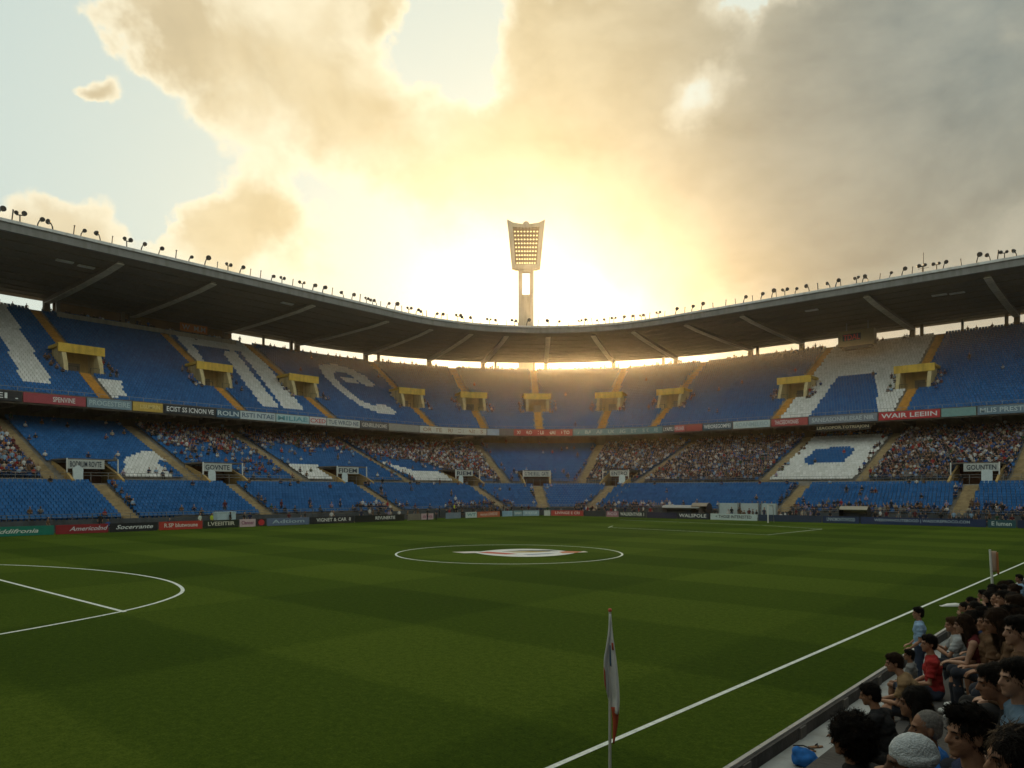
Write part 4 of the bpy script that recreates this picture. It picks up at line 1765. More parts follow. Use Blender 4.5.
def make_pose(kind, woman=False):
    """joint positions; forward is +x, left is +y, origin on the seat (or floor) under the hips"""
    p = Pose()
    p.kind, p.woman = kind, woman
    stand_ = kind == 'standing'
    lean = {'leaning': .55, 'upright': .10, 'clapping': .24, 'reaching': .38, 'chin': .60, 'folded': .16, 'standing': .03}[kind]
    hz0 = .93 if stand_ else .11
    p.hz0, p.lean = hz0, lean
    T = p.T = torso_frame(lean, hz0)
    p.sw = .165 if woman else .19
    p.neck = T(.50)
    hc = T(.52) + Vector((math.sin(lean * .75) * .17 + .02, 0, math.cos(lean * .75) * .16))
    yaw = {'leaning': .35, 'upright': .45, 'clapping': .3, 'reaching': .25, 'chin': .15, 'folded': .6, 'standing': .35}[kind]
    pit = {'leaning': .12, 'upright': .0, 'clapping': .02, 'reaching': .20, 'chin': .05, 'folded': .0, 'standing': .05}[kind]
    p.head = Matrix.Translation(hc) @ Matrix.Rotation(yaw, 4, 'Z') @ Matrix.Rotation(pit, 4, 'Y')
    p.hc = hc
    p.legs, p.arms = [], []
    for q in (-1, 1):
        if stand_:
            p.legs.append([Vector((0, .09 * q, .92)), Vector((.03, .10 * q, .50)), Vector((-.02, .11 * q, .08)), Vector((.16, .13 * q, .045))])
        else:
            sp = .15 if kind in ('leaning', 'chin', 'clapping') else .11
            p.legs.append([Vector((.0, .09 * q, .10)), Vector((.44, sp * q, .115)), Vector((.38, (sp + .01) * q, -.42)), Vector((.55, (sp + .04) * q, -.455))])
        sh = T(.43, 0, p.sw * q)
        if kind == 'leaning':
            el, wr, tip = Vector((.30, .22 * q, .22)), Vector((.50, .05 * q, .19)), Vector((.58, .0 * q, .165))
        elif kind == 'upright':
            el, wr, tip = sh + Vector((.04, .06 * q, -.27)), Vector((.27, .06 * q, .20)), Vector((.36, .02 * q, .19))
        elif kind == 'clapping':
            el, wr, tip = sh + Vector((.14, .08 * q, -.22)), Vector((sh.x + .36, .055 * q, sh.z - .10)), Vector((sh.x + .43, .028 * q, sh.z - .02))
        elif kind == 'reaching':
            el, wr, tip = sh + Vector((.18, .05 * q, -.20)), Vector((sh.x + .40, .11 * q, sh.z - .26)), Vector((sh.x + .48, .09 * q, sh.z - .27))
        elif kind == 'chin':
            if q > 0:
                el, wr, tip = Vector((.36, .17, .20)), Vector((hc.x + .07, .09, hc.z - .19)), Vector((hc.x + .085, .035, hc.z - .125))
            else:
                el, wr, tip = Vector((.26, -.22, .20)), Vector((.43, -.04, .20)), Vector((.50, .02, .20))
        elif kind == 'folded':
            el, wr, tip = sh + Vector((.08, .05 * q, -.25)), Vector((.22, -.07 * q, hz0 + .22 + .03 * q)), Vector((.20, -.15 * q, hz0 + .24 + .03 * q))
        else:
            el, wr, tip = sh + Vector((-.01, .07 * q, -.28)), sh + Vector((.16, .05 * q, -.44)), sh + Vector((.24, .01 * q, -.46))
        p.arms.append((q, sh, el, wr, tip))
    return p


def add_hand(b, q, wr, tip):
    d = (tip - wr).normalized()
    w = d.cross(Vector((0, 0, 1)))
    if w.length < .2:
        w = Vector((0, 1, 0))
    w.normalize()
    n = w.cross(d).normalized()
    pal = wr + d * .05
    Mx = Matrix((d, w, n)).transposed().to_4x4()
    b.ball(pal, (.048, .038, .016), 0, 12, 8, Mx)
    for i, (off, ln) in enumerate(((-.028, .068), (-.010, .080), (.010, .074), (.027, .058))):
        a0 = wr + d * .082 + w * off
        a1 = a0 + d * ln * .5 - n * ln * .12
        a2 = a1 + d * ln * .38 - n * ln * .38
        caps(b, [a0 - d * .03, a0, a1, a2], [.009, .009, .0085, .0075], 8)
    tq = -1 if q > 0 else 1
    t0 = wr + d * .03 + w * .030 * tq
    caps(b, [t0, t0 + d * .03 + w * .022 * tq - n * .010, t0 + d * .058 + w * .022 * tq - n * .024], [.012, .011, .009], 8)


def add_head(b, Mh):
    def bl(c, r):
        b.ball(Mh @ Vector(c), r, 0, 16, 12, Mh.to_3x3().to_4x4())
    bl((-.012, 0, .022), (.096, .076, .100))
    bl((.018, 0, -.035), (.072, .061, .085))
    bl((.058, 0, -.092), (.030, .032, .024))
    bl((.005, 0, -.075), (.065, .056, .040))
    bl((.076, 0, .022), (.018, .046, .012))
    bl((.081, 0, -.062), (.012, .024, .011))
    for q in (-1, 1):
        bl((.055, .034 * q, -.028), (.022, .020, .018))
        b.ball(Mh @ Vector((-.008, .078 * q, -.012)), (.019, .009, .031), 0, 10, 8, (Mh @ Matrix.Rotation(-.25 * q, 4, 'Z')).to_3x3().to_4x4())
    caps(b, [Mh @ Vector((.083, 0, .012)), Mh @ Vector((.100, 0, -.020)), Mh @ Vector((.104, 0, -.030))], [.010, .013, .015], 10)
    for q in (-1, 1):
        bl((.090, .013 * q, -.034), (.011, .009, .008))


def body_mesh(p):
    b = MB()
    T = p.T
    R3 = Matrix.Rotation(p.lean, 4, 'Y')
    f = .93 if p.woman else 1.0
    b.ball(T(.02), (.115 * f, .165, .115), 0, 16, 10, R3)
    b.ball(T(.17), (.095 * f, .138 * f, .14), 0, 16, 10, R3)
    b.ball(T(.34), (.108 * f, .158 * f, .15), 0, 16, 10, R3)
    if p.woman:
        for q in (-1, 1):
            b.ball(T(.31, .085, .065 * q), .06, 0, 12, 8)
    caps(b, [T(.43, 0, -p.sw), T(.455, 0, 0), T(.43, 0, p.sw)], [.060 * f, .075 * f, .060 * f], 12)
    caps(b, [T(.44), p.neck, p.hc + (p.neck - p.hc) * .45], [.065, .056 * f, .052 * f], 12)
    add_head(b, p.head)
    for L4 in p.legs:
        h_, k_, a_, t_ = L4
        cm = k_ + (a_ - k_) * .3
        caps(b, [h_, h_ + (k_ - h_) * .5, k_, cm, a_], [.088, .074, .056, .055, .036], 12)
        caps(b, [a_ + Vector((-.04, 0, -.03)), a_ + (t_ - a_) * .6, t_], [.034, .036, .028], 10)
    for q, sh, el, wr, tip in p.arms:
        caps(b, [sh, sh + (el - sh) * .5, el, el + (wr - el) * .35, wr], [.054 * f, .046 * f, .037 * f, .037 * f, .025 * f], 12)
        add_hand(b, q, wr, tip)
    return remesh(b, .0085, 2, name='body')


def shirt_mesh(p, sleeve):
    b = MB()
    T = p.T
    R3 = Matrix.Rotation(p.lean, 4, 'Y')
    f = .95 if p.woman else 1.0
    g = .016
    b.ball(T(.03), (.132 * f, .182, .11), 0, 16, 10, R3)
    b.ball(T(.17), (.118 * f, .160 * f + .01, .16), 0, 16, 10, R3)
    b.ball(T(.33), (.128 * f, .178 * f, .162), 0, 16, 10, R3)
    if p.woman:
        for q in (-1, 1):
            b.ball(T(.31, .085, .065 * q), .078, 0, 12, 8)
    k = p.sw if sleeve else p.sw * .72
    caps(b, [T(.425, 0, -k), T(.45, 0, 0), T(.425, 0, k)], [.066 * f + g, .082 * f + .012, .066 * f + g], 12)
    if sleeve:
        for q, sh, el, wr, tip in p.arms:
            e = sh + (el - sh) * (.72 if sleeve == 1 else 1.0)
            if sleeve == 2:
                caps(b, [sh, sh + (el - sh) * .5, el, el + (wr - el) * .5, el + (wr - el) * .92], [.068 * f, .062 * f, .054 * f, .047 * f, .040 * f], 12)
            else:
                caps(b, [sh, sh + (el - sh) * .4], [.074 * f, .070 * f], 12)
                b.tube([sh + (el - sh) * .4, e], [.070 * f, .068 * f], 12)
    me = remesh(b, .012, 3, .012, 11, name='shirt')
    nn = [v.normal.copy() for v in me.vertices]
    for v, n_ in zip(me.vertices, nn):
        c = v.co
        v.co += n_ * (.006 * mnoise.noise(c * 30) + .010 * mnoise.noise(Vector((c.x * 9, c.y * 9, c.z * 26))))
    return me


def trouser_mesh(p, short):
    b = MB()
    T = p.T
    R3 = Matrix.Rotation(p.lean * .5, 4, 'Y')
    b.ball(T(.0), (.128, .178, .115), 0, 16, 10, R3)
    for L4 in p.legs:
        h_, k_, a_, t_ = L4
        if short:
            e = h_ + (k_ - h_) * .85
            b.tube([h_, h_ + (k_ - h_) * .5, e], [.100, .092, .086], 14)
            b.ball(h_, .10, 0, 12, 8)
        else:
            cm = k_ + (a_ - k_) * .4
            caps(b, [h_, h_ + (k_ - h_) * .5, k_, cm, a_ + (k_ - a_) * .06], [.102, .090, .074, .068, .056], 14)
    me = remesh(b, .013, 3, .012, 10, name='trousers')
    return me


def shoe_mesh(p):
    out = []
    for L4 in p.legs:
        h_, k_, a_, t_ = L4
        b = MB()
        caps(b, [a_ + Vector((-.045, 0, -.035)), a_ + (t_ - a_) * .5 + Vector((0, 0, .0)), t_ + Vector((.015, 0, -.002))], [.046, .047, .038], 12)
        b.tube([a_ + Vector((-.01, 0, .04)), a_ + Vector((-.02, 0, -.03))], [.046, .05], 12)
        out.append(remesh(b, .012, 2, name='shoe'))
    return out


def hair_mesh(style):
    """in head space"""
    b = MB()
    if style == 'short':
        b.ball((-.022, 0, .040), (.100, .083, .094), 0, 20, 14)
        b.ball((-.052, 0, -.010), (.062, .078, .080), 0, 16, 12)
        b.ball((.035, 0, .092), (.055, .062, .034), 0, 16, 10)
    elif style == 'quiff':
        b.ball((-.022, 0, .042), (.102, .084, .098), 0, 20, 14)
        b.ball((-.050, 0, -.012), (.062, .079, .085), 0, 16, 12)
        b.ball((.052, 0, .104), (.052, .060, .036), 0, 16, 10)
    elif style == 'long':
        b.ball((-.026, 0, .042), (.106, .092, .098), 0, 20, 14)
        b.ball((-.060, 0, -.06), (.068, .098, .130), 0, 16, 12)
        for q in (-1, 1):
            caps(b, [(-.01, .078 * q, .01), (-.02, .092 * q, -.10), (-.03, .085 * q, -.22), (-.03, .07 * q, -.30)], [.034, .038, .040, .02], 12)
        caps(b, [(-.08, 0, -.05), (-.105, 0, -.18), (-.11, 0, -.33)], [.07, .075, .03], 14)
    elif style == 'bushy':
        b.ball((-.035, 0, .045), (.142, .138, .132), 0, 24, 16)
        b.ball((-.070, 0, -.050), (.105, .130, .100), 0, 20, 14)
    elif style == 'bun':
        b.ball((-.024, 0, .040), (.102, .084, .094), 0, 20, 14)
        b.ball((-.050, 0, -.010), (.064, .078, .070), 0, 16, 12)
        b.ball((-.130, 0, .050), (.042, .045, .042), 0, 14, 10)
    elif style == 'cropped':
        b.ball((-.020, 0, .032), (.094, .0785, .096), 0, 20, 14)
        b.ball((-.048, 0, -.008), (.060, .0745, .070), 0, 16, 12)
    elif style == 'knit_cap':
        b.ball((-.020, 0, .052), (.104, .088, .090), 0, 24, 16)
        b.tube([(-.025, 0, .022), (-.022, 0, .056)], [.101, .103], 24)
    me = remesh(b, .0085, 2, 0, name='hair')
    amp, fr = {'short': (.010, 42), 'quiff': (.011, 38), 'long': (.010, 30), 'bushy': (.030, 30), 'bun': (.007, 40), 'cropped': (.003, 60), 'knit_cap': (.003, 60)}[style]
    nn = [v.normal.copy() for v in me.vertices]
    for v, n_ in zip(me.vertices, nn):
        c = v.co
        q = Vector((c.x, c.y * 1.6, c.z * .45)) if style in ('long', 'short', 'quiff', 'bun') else c
        v.co += n_ * amp * (mnoise.noise(q * fr) + .5 * mnoise.noise(q * fr * 2.3))
    if style == 'knit_cap':
        return me
    # loose strands over the surface
    hs = random.Random(len(style))
    bm = bmesh.new()
    bm.from_mesh(me)
    bm.verts.ensure_lookup_table()
    bm.normal_update()
    base = [(v.co.copy(), v.normal.copy()) for v in bm.verts]
    ln, lift, n_s = {'short': (.028, .55, 2600), 'quiff': (.032, .6, 2600), 'long': (.06, .18, 3600), 'bushy': (.045, .8, 4200), 'bun': (.03, .25, 2200), 'cropped': (.007, .7, 2200)}[style]
    for _ in range(n_s):
        c, n_ = hs.choice(base)
        flow = Vector((-.5, 0, -.8)) if style != 'quiff' or c.z < .06 else Vector((.5, 0, .5))
        if style == 'bushy':
            flow = Vector((hs.uniform(-1, 1), hs.uniform(-1, 1), hs.uniform(-1, 1)))
        flow = flow - n_ * flow.dot(n_)
        d = (flow.normalized() if flow.length > .05 else flow) + n_ * lift + Vector((hs.uniform(-.35, .35), hs.uniform(-.35, .35), hs.uniform(-.35, .35)))
        d.normalize()
        L_ = ln * hs.uniform(.5, 1.2)
        sd_ = d.cross(n_)
        if sd_.length < .1:
            continue
        sd_ = sd_.normalized() * .0016
        mid = c + d * L_ * .55
        tip = c + d * L_ + flow * L_ * .25 - n_ * L_ * lift * .35
        q = [bm.verts.new(k) for k in (c - sd_, c + sd_, mid + sd_, mid - sd_, tip)]
        bm.faces.new((q[0], q[1], q[2], q[3]))
        bm.faces.new((q[3], q[2], q[4]))
    bm.to_mesh(me)
    bm.free()
    return me


def strand_mat(name, col, rough=.65):
    m = mat(name, col, rough, .35, 55, .5, 140, spec=.08)
    return m


HAIRM = {'black': strand_mat('black_hair', (.012, .010, .009)), 'dark brown': strand_mat('dark_brown_hair', (.030, .017, .010)),
         'brown': strand_mat('brown_hair', (.075, .040, .020)), 'grey': strand_mat('grey_hair', (.22, .21, .20)), 'white': mat('knit', (.55, .60, .64), .9, .12, 40, .5, 120)}
SKINM = [mat('skin', c, .55, .12, 9, .15, 120, spec=.35) for c in ((.36, .19, .12), (.27, .135, .08), (.12, .06, .038), (.43, .25, .175))]
CLOTH = {n: mat('cloth', c, .9, .14, 5, .3, 160, spec=.15) for n, c in SHIRTS + [('bright blue', (.03, .16, .50)), ('slate blue', (.12, .19, .27)), ('tan', (.26, .17, .09)), ('light grey', (.36, .38, .40)), ('teal', (.03, .17, .19))]}
DENIM = [mat('trouser_cloth', c, .9, .2, 6, .3, 150) for c in ((.020, .024, .036), (.035, .05, .09), (.09, .08, .065), (.014, .014, .015))]
EYEM = mat('eye', (.085, .05, .038), .25, .1, 20)
_pose, _body, _shirt, _trou, _shoe, _hair = {}, {}, {}, {}, {}, {}


def slot(o, m):
    if not o.data.materials:
        o.data.materials.append(m)
    o.material_slots[0].link = 'OBJECT'
    o.material_slots[0].material = m


eye_b = MB()
eye_b.ball((0, 0, 0), .0085, 0, 10, 8)
eye_me = eye_b.mesh('eye', EYEM)
brow_b = MB()
brow_b.tube([(0, -.016, -.002), (.003, 0, .003), (0, .016, -.001)], [.003, .0045, .0025], 6)
brow_me = brow_b.mesh('eyebrow', HAIRM['black'])


def person(kind, x, y, z, rz, skin, shirt, sleeve, short, hair, hcol, woman, label, scale=1.0, trou=0, group=None):
    pk = (kind, woman)
    if pk not in _pose:
        _pose[pk] = make_pose(kind, woman)
        _body[pk] = body_mesh(_pose[pk])
        _shoe[pk] = shoe_mesh(_pose[pk])
    p = _pose[pk]
    if (pk, sleeve) not in _shirt:
        _shirt[(pk, sleeve)] = shirt_mesh(p, sleeve)
    if (pk, short) not in _trou:
        _trou[(pk, short)] = trouser_mesh(p, short)
    if hair not in _hair:
        _hair[hair] = hair_mesh(hair)
    root = bpy.data.objects.new('person', _body[pk])
    COL.objects.link(root)
    slot(root, SKINM[skin])
    root.location = (x, y, z)
    root.rotation_euler = (0, 0, rz)
    root.scale = (scale, scale, scale)
    setp(root, label, 'person', group)

    def part(name, me, m, Mx=None):
        o = bpy.data.objects.new(name, me)
        COL.objects.link(o)
        if m is not None:
            slot(o, m)
        o.parent = root
        if Mx is not None:
            o.matrix_local = Mx
        return o
    part('shirt', _shirt[(pk, sleeve)], CLOTH[shirt])
    part('shorts' if short else 'trousers', _trou[(pk, short)], DENIM[trou])
    for me in _shoe[pk]:
        part('shoe', me, M['black'] if trou % 2 else M['white'])
    part('knit_cap' if hair == 'knit_cap' else 'hair', _hair[hair], HAIRM[hcol], p.head)
    for q in (-1, 1):
        part('eye', eye_me, None, p.head @ Matrix.Translation((.0745, .032 * q, -.006)))
        part('eyebrow', brow_me, None, p.head @ Matrix.Translation((.090, .032 * q, .020)) @ Matrix.Rotation(.35 * q, 4, 'Z'))
    return root


def row_y(px, xh):
    t = (px - 512) / 750
    c, s = math.cos(YAW), math.sin(YAW)
    return xh * (c + t * s) / (t * c - s)


def seat_at(row):
    return -3.28 + .8 * row, 1.0 + .5 * row


taken = []
ROWN = ['front row', 'second row', 'third row', 'fourth row', 'fifth row']


def sit(row, y, kind, skin, shirt, sleeve, short, hair, hcol, woman, label, drz=0.0, scale=1.0, dx=0.0, trou=0, dz=0.0):
    hx, hz_ = seat_at(row)
    if y > 100:
        # given as the bearing of the head: find the place along the row
        lean = {'leaning': .40, 'upright': .10, 'clapping': .22, 'reaching': .30, 'chin': .42, 'folded': .14}[kind] * scale
        y = row_y(y, hx + dx - lean) + lean * math.sin(drz)
    taken.append((row, y))
    person(kind, hx + dx, y, hz_ + dz, PI + drz, skin, shirt, sleeve, short, hair, hcol, woman, label, scale, trou)


# people who can be told apart in the photograph
sit(2, 846, 'upright', 1, 'black', 0, True, 'bushy', 'black', True, 'person with big bushy black hair and bare arms, nearest the bottom edge of the photo', .10, dx=.12, trou=3)
sit(3, 905, 'upright', 2, 'black', 1, False, 'knit_cap', 'white', False, 'person wearing a pale knitted cap, seated at the bottom edge', .15, dx=.1, dz=-.02, trou=3)
sit(2, 923, 'upright', 1, 'bright blue', 1, False, 'cropped', 'grey', False, 'man with cropped grey hair in a bright blue t-shirt behind the knitted cap', .1, dx=.5, dz=.04)
sit(3, 962, 'upright', 0, 'navy', 1, False, 'quiff', 'black', False, 'young man with swept-up black hair in a navy top, large profile at bottom right', .35, dx=.22, trou=3)
sit(3, 1012, 'upright', 3, 'slate blue', 1, False, 'short', 'black', False, 'man in profile with black hair and slate blue shirt at the right edge', .3, dx=.24)
sit(3, 1008, 'upright', 1, 'slate blue', 1, False, 'long', 'black', True, 'person with long black hair in a slate blue shirt filling the bottom right corner', .25, dx=.52, dz=.16, trou=1)
sit(2, 911, 'upright', 1, 'black', 1, False, 'long', 'black', True, 'woman with long black hair in a black top, above the man with cropped grey hair', -.05, dx=.24, trou=3)
sit(1, 890, 'leaning', 0, 'tan', 1, True, 'short', 'dark brown', False, 'man in a tan shirt leaning forward with clasped hands, left of the red shirt', .15, dx=.12)
sit(0, 908, 'upright', 1, 'grey', 1, True, 'short', 'black', False, 'child in a grey shirt in the front row beside the red shirt', .1, scale=.80)
sit(1, 927, 'upright', 0, 'red', 1, False, 'short', 'black', False, 'man in a red t-shirt with short black hair looking left', .25, trou=1)
sit(2, 959, 'leaning', 3, 'maroon', 0, True, 'long', 'dark brown', True, 'woman with long dark hair and bare arms leaning forward right of the red shirt', .1)
sit(1, 948, 'clapping', 0, 'light grey', 1, False, 'short', 'brown', False, 'brown-haired person clapping behind the red shirt', .3)
sit(1, 965, 'folded', 1, 'bright blue', 1, False, 'long', 'black', True, 'black-haired woman in a bright blue t-shirt seated above the red shirt', .2, dz=-.05)
sit(2, 983, 'upright', 0, 'brown', 1, False, 'quiff', 'black', False, 'dark-haired man in a brown shirt, third row, right of the bright blue t-shirt', .4)
sit(3, 985, 'leaning', 1, 'black', 1, False, 'short', 'black', False, 'man with short black hair in a black t-shirt leaning forward, above the swept-up black hair', .2, dx=.35, dz=-.02, trou=3)
sit(0, 1018, 'upright', 1, 'pale blue', 1, False, 'short', 'black', False, 'person in a pale blue shirt farthest up the front row at the right edge', .3)
sit(1, 866, 'reaching', 1, 'black', 1, True, 'short', 'black', False, 'man in a black t-shirt with both forearms stretched towards the walk', -.05, trou=3, dx=.25, dz=-.04)

fr = random.Random(97)
combo = set()
SN = ['black', 'navy', 'grey', 'white', 'pale blue', 'maroon', 'brown', 'cream', 'slate blue', 'tan', 'light grey', 'teal', 'royal blue', 'lilac', 'dark green', 'orange']
SWT = [6, 5, 3, 1.2, 1.5, 2, 2, .8, 2, 1.5, 1, 1, 1.5, .7, .8, .4]
ACT = {'leaning': 'leaning forward', 'upright': 'sitting upright', 'clapping': 'clapping', 'reaching': 'reaching forward', 'chin': 'resting chin on hand', 'folded': 'with folded arms'}
for row, y0, y1 in ((0, 21.0, 26.2), (1, 16.2, 21.0), (2, 11.6, 16.5), (3, 7.6, 10.5)):
    y = y0
    while y < y1:
        if all(r != row or abs(yy - y) > .5 for r, yy in taken):
            for _ in range(60):
                woman = fr.random() < .4
                hair = fr.choice(['long', 'long', 'bun', 'short']) if woman else fr.choices(['short', 'quiff', 'cropped', 'bushy'], [6, 4, 1.5, 1])[0]
                sc_ = fr.choices(SN, SWT)[0]
                kind = fr.choices(['leaning', 'upright', 'clapping', 'reaching', 'chin', 'folded'], [5, 4, 1.5, 1.5, 2, 2])[0]
                if (row, sc_, kind, hair, woman) not in combo:
                    break
            combo.add((row, sc_, kind, hair, woman))
            hc_ = fr.choices(['black', 'dark brown', 'brown', 'grey'], [7, 4, 1, .5])[0]
            if hair == 'cropped':
                hc_ = fr.choice(['black', 'dark brown', 'grey'])
            sl_ = fr.choices([0, 1, 2], [1.2 if woman else .3, 5, 1.5])[0]
            hn_ = {'long': 'long', 'bun': 'tied-back', 'short': 'short', 'quiff': 'swept-up', 'cropped': 'cropped', 'bushy': 'bushy'}[hair]
            lab = '%s with %s %s hair in a %s top, %s, %s' % ('woman' if woman else 'man', hn_, hc_, sc_, ACT[kind], ROWN[row])
            sit(row, y, kind, fr.randrange(4), sc_, sl_, fr.random() < .4, hair, hc_, woman, lab, fr.uniform(-.15, .45), fr.uniform(.94, 1.05), fr.uniform(-.04, .06), fr.randrange(4))
        y += fr.uniform(.56, .72)
# man standing on the walk
X_ = (920 - 512) / 750 * 16.6
mx, my = campt(X_, 16.6)
person('standing', mx, my, .05, PI + .25, 0, 'slate blue', 1, False, 'short', 'black', False, 'man in a pale blue t-shirt standing on the walk beside the low wall', 1.07, 1)
scene_objs = [o for o in bpy.data.objects if o.get('label', '').startswith('man in a pale blue t-shirt standing')]
for o in scene_objs:
    for ch in o.children:
        if ch.name.startswith('shirt'):
            ch.material_slots[0].material = CLOTH['pale blue']
# things left on the walk
b = MB()
for i in range(7):
    pass
b.ball((0, 0, .14), (.20, .16, .15), 0, 16, 10)
b.ball((.12, .05, .10), (.14, .12, .10), 0, 14, 10)
b.ball((-.08, -.04, .20), (.10, .09, .10), 0, 14, 10)
me = remesh(b, .014, 2, .03, 9, name='sports_bag')
me.materials.append(CLOTH['bright blue'])
o = bpy.data.objects.new('sports_bag', me)
COL.objects.link(o)
o.location = (-4.38, 12.2, .05)
setp(o, 'bright blue soft bag lying on the grey walk near the bottom edge', 'bag')
b = MB()
caps(b, [(-.16, 0, .30), (0, -.02, .34), (.16, 0, .30)], [.012, .012, .012], 8)
b.build('handle', M['black'], o)
for k_, (dx, dy, a) in enumerate(((-.45, .35, .4), (-.30, .62, .9))):
    b = MB()
    out = [(-.13, -.035), (-.05, -.045), (.06, -.04), (.13, -.02), (.14, .015), (.06, .045), (-.05, .035), (-.13, .03)]
    b.grid([[(x, y, z) for x, y in out] for z in (0, .022)], closed=True)
    b.face([(x, y, .022) for x, y in out])
    r = b.build('sandal', paint((.20, .10, .05), .7), None)
    r.location = (-4.45 + dx * .3, 12.6 + dy, .052)
    r.rotation_euler = (0, 0, a)
    setp(r, ('brown sandal lying nearest the blue bag on the walk', 'brown sandal lying farther from the blue bag on the walk')[k_], 'sandal')
    b = MB()
    b.tube([(.02, -.045, .02), (.03, 0, .065), (.02, .045, .02)], .012, 8)
    b.build('strap', M['black'], r)

# ------------------------------------------------------------------ camera
cam = bpy.data.cameras.new('camera')
cam.sensor_width = 36
cam.lens = 750 / 1024 * 36
cam.shift_y = (490 - 384) / 1024
cam.clip_start = .05
cam.clip_end = 9000
co = bpy.data.objects.new('camera', cam)
COL.objects.link(co)
co.location = (0, 0, EYE)
co.rotation_euler = (PI / 2, 0, YAW)
scene.camera = co

# ------------------------------------------------------------------ light
SUN_EL, SUN_AZ = math.radians(9.5), YAW - math.radians(5.2)     # azimuth counter-clockwise from +y
SD = Vector((-math.sin(SUN_AZ) * math.cos(SUN_EL), math.cos(SUN_AZ) * math.cos(SUN_EL), math.sin(SUN_EL)))
sl = bpy.data.lights.new('sun', 'SUN')
sl.energy = 4.5
sl.angle = math.radians(.53)
sl.color = (1.0, .66, .30)
so = bpy.data.objects.new('sun', sl)
COL.objects.link(so)
so.rotation_euler = SD.to_track_quat('Z', 'Y').to_euler()
so.location = (0, 0, 120)

w = bpy.data.worlds.new('World')
scene.world = w
w.use_nodes = True
nt = w.node_tree
for n in list(nt.nodes):
    nt.nodes.remove(n)
Lk = nt.links
NN = nt.nodes.new


class X:
    """tiny expression builder for shader sockets"""

    def __init__(self, s):
        self.s = s

    @staticmethod
    def op(o, *a):
        n = NN('ShaderNodeMath')
        n.operation = o
        for i, k in enumerate(a):
            if isinstance(k, X):
                Lk.new(k.s, n.inputs[i])
            else:
                n.inputs[i].default_value = k
        return X(n.outputs[0])

    def __add__(s, o): return X.op('ADD', s, o)
    def __radd__(s, o): return X.op('ADD', s, o)
    def __sub__(s, o): return X.op('SUBTRACT', s, o)
    def __rsub__(s, o): return X.op('SUBTRACT', o, s)
    def __mul__(s, o): return X.op('MULTIPLY', s, o)
    def __rmul__(s, o): return X.op('MULTIPLY', s, o)
    def clamp(s): return X.op('MINIMUM', X.op('MAXIMUM', s, 0.0), 1.0)
    def exp(s): return X.op('EXPONENT', s)


def sstep(x, a, b):
    n = NN('ShaderNodeMapRange')
    n.interpolation_type = 'SMOOTHSTEP'
    Lk.new(x.s, n.inputs['Value'])
    n.inputs['From Min'].default_value = a
    n.inputs['From Max'].default_value = b
    return X(n.outputs['Result'])


def mixc(f, a, b):
    n = NN('ShaderNodeMix')
    n.data_type = 'RGBA'
    n.clamp_factor = True
    for k, v in (('Factor', f), ('A', a), ('B', b)):
        if isinstance(v, X):
            Lk.new(v.s, n.inputs[k])
        else:
            n.inputs[k].default_value = v if k == 'Factor' else (*v, 1)
    return X(n.outputs['Result'])


def addc(a, b, f=1.0, mode='ADD'):
    n = NN('ShaderNodeMix')
    n.data_type = 'RGBA'
    n.blend_type = mode
    for k, v in (('Factor', f), ('A', a), ('B', b)):
        if isinstance(v, X):
            Lk.new(v.s, n.inputs[k])
        else:
            n.inputs[k].default_value = v if k == 'Factor' else (*v, 1)
    return X(n.outputs['Result'])


tc = NN('ShaderNodeTexCoord')
nrm = NN('ShaderNodeVectorMath')
nrm.operation = 'NORMALIZE'
Lk.new(tc.outputs['Generated'], nrm.inputs[0])
D = nrm.outputs[0]


def dot(v, vec=None):
    n = NN('ShaderNodeVectorMath')
    n.operation = 'DOT_PRODUCT'
    Lk.new(D if vec is None else vec, n.inputs[0])
    n.inputs[1].default_value = v
    return X(n.outputs['Value'])


def skydir(px, py):
    """compass bearing and height of a spot of sky, as a direction"""
    Xc, up = (px - 512) / 750, (490 - py) / 750
    v = Vector((math.cos(YAW) * Xc - math.sin(YAW), math.sin(YAW) * Xc + math.cos(YAW), up))
    return v.normalized()


def lobe(px, py, r, vec=None):
    """soft round region of the sky, r in thousandths of a radian"""
    return ((dot(skydir(px, py), vec) - 1.0) * (1.0 / (r / 1000) ** 2)).exp()


def fbm(vec, scale, det=8, rough=.55, dist=.0):
    n = NN('ShaderNodeTexNoise')
    n.inputs['Scale'].default_value = scale
    n.inputs['Detail'].default_value = det
    n.inputs['Roughness'].default_value = rough
    n.inputs['Distortion'].default_value = dist
    Lk.new(vec, n.inputs['Vector'])
    return X(n.outputs['Fac'])


def vadd(vec, off):
    n = NN('ShaderNodeVectorMath')
    n.operation = 'ADD'
    Lk.new(vec, n.inputs[0])
    n.inputs[1].default_value = off
    return n.outputs[0]


mp = NN('ShaderNodeMapping')
mp.inputs['Scale'].default_value = (1, 1, 1.35)
mp.inputs['Location'].default_value = (.37, .21, .05)
Lk.new(D, mp.inputs['Vector'])
P = mp.outputs[0]

wn = NN('ShaderNodeTexNoise')
wn.inputs['Scale'].default_value = 9.0
wn.inputs['Detail'].default_value = 9
wn.inputs['Roughness'].default_value = .58
Lk.new(D, wn.inputs['Vector'])
ws = NN('ShaderNodeVectorMath')
ws.operation = 'MULTIPLY_ADD'
Lk.new(wn.outputs['Color'], ws.inputs[0])
ws.inputs[1].default_value = (.15, .15, .15)
ws.inputs[2].default_value = (-.075, -.075, -.075)
wa = NN('ShaderNodeVectorMath')
wa.operation = 'ADD'
Lk.new(D, wa.inputs[0])
Lk.new(ws.outputs[0], wa.inputs[1])
wz = NN('ShaderNodeVectorMath')
wz.operation = 'NORMALIZE'
Lk.new(wa.outputs[0], wz.inputs[0])
WARPED = wz.outputs[0]

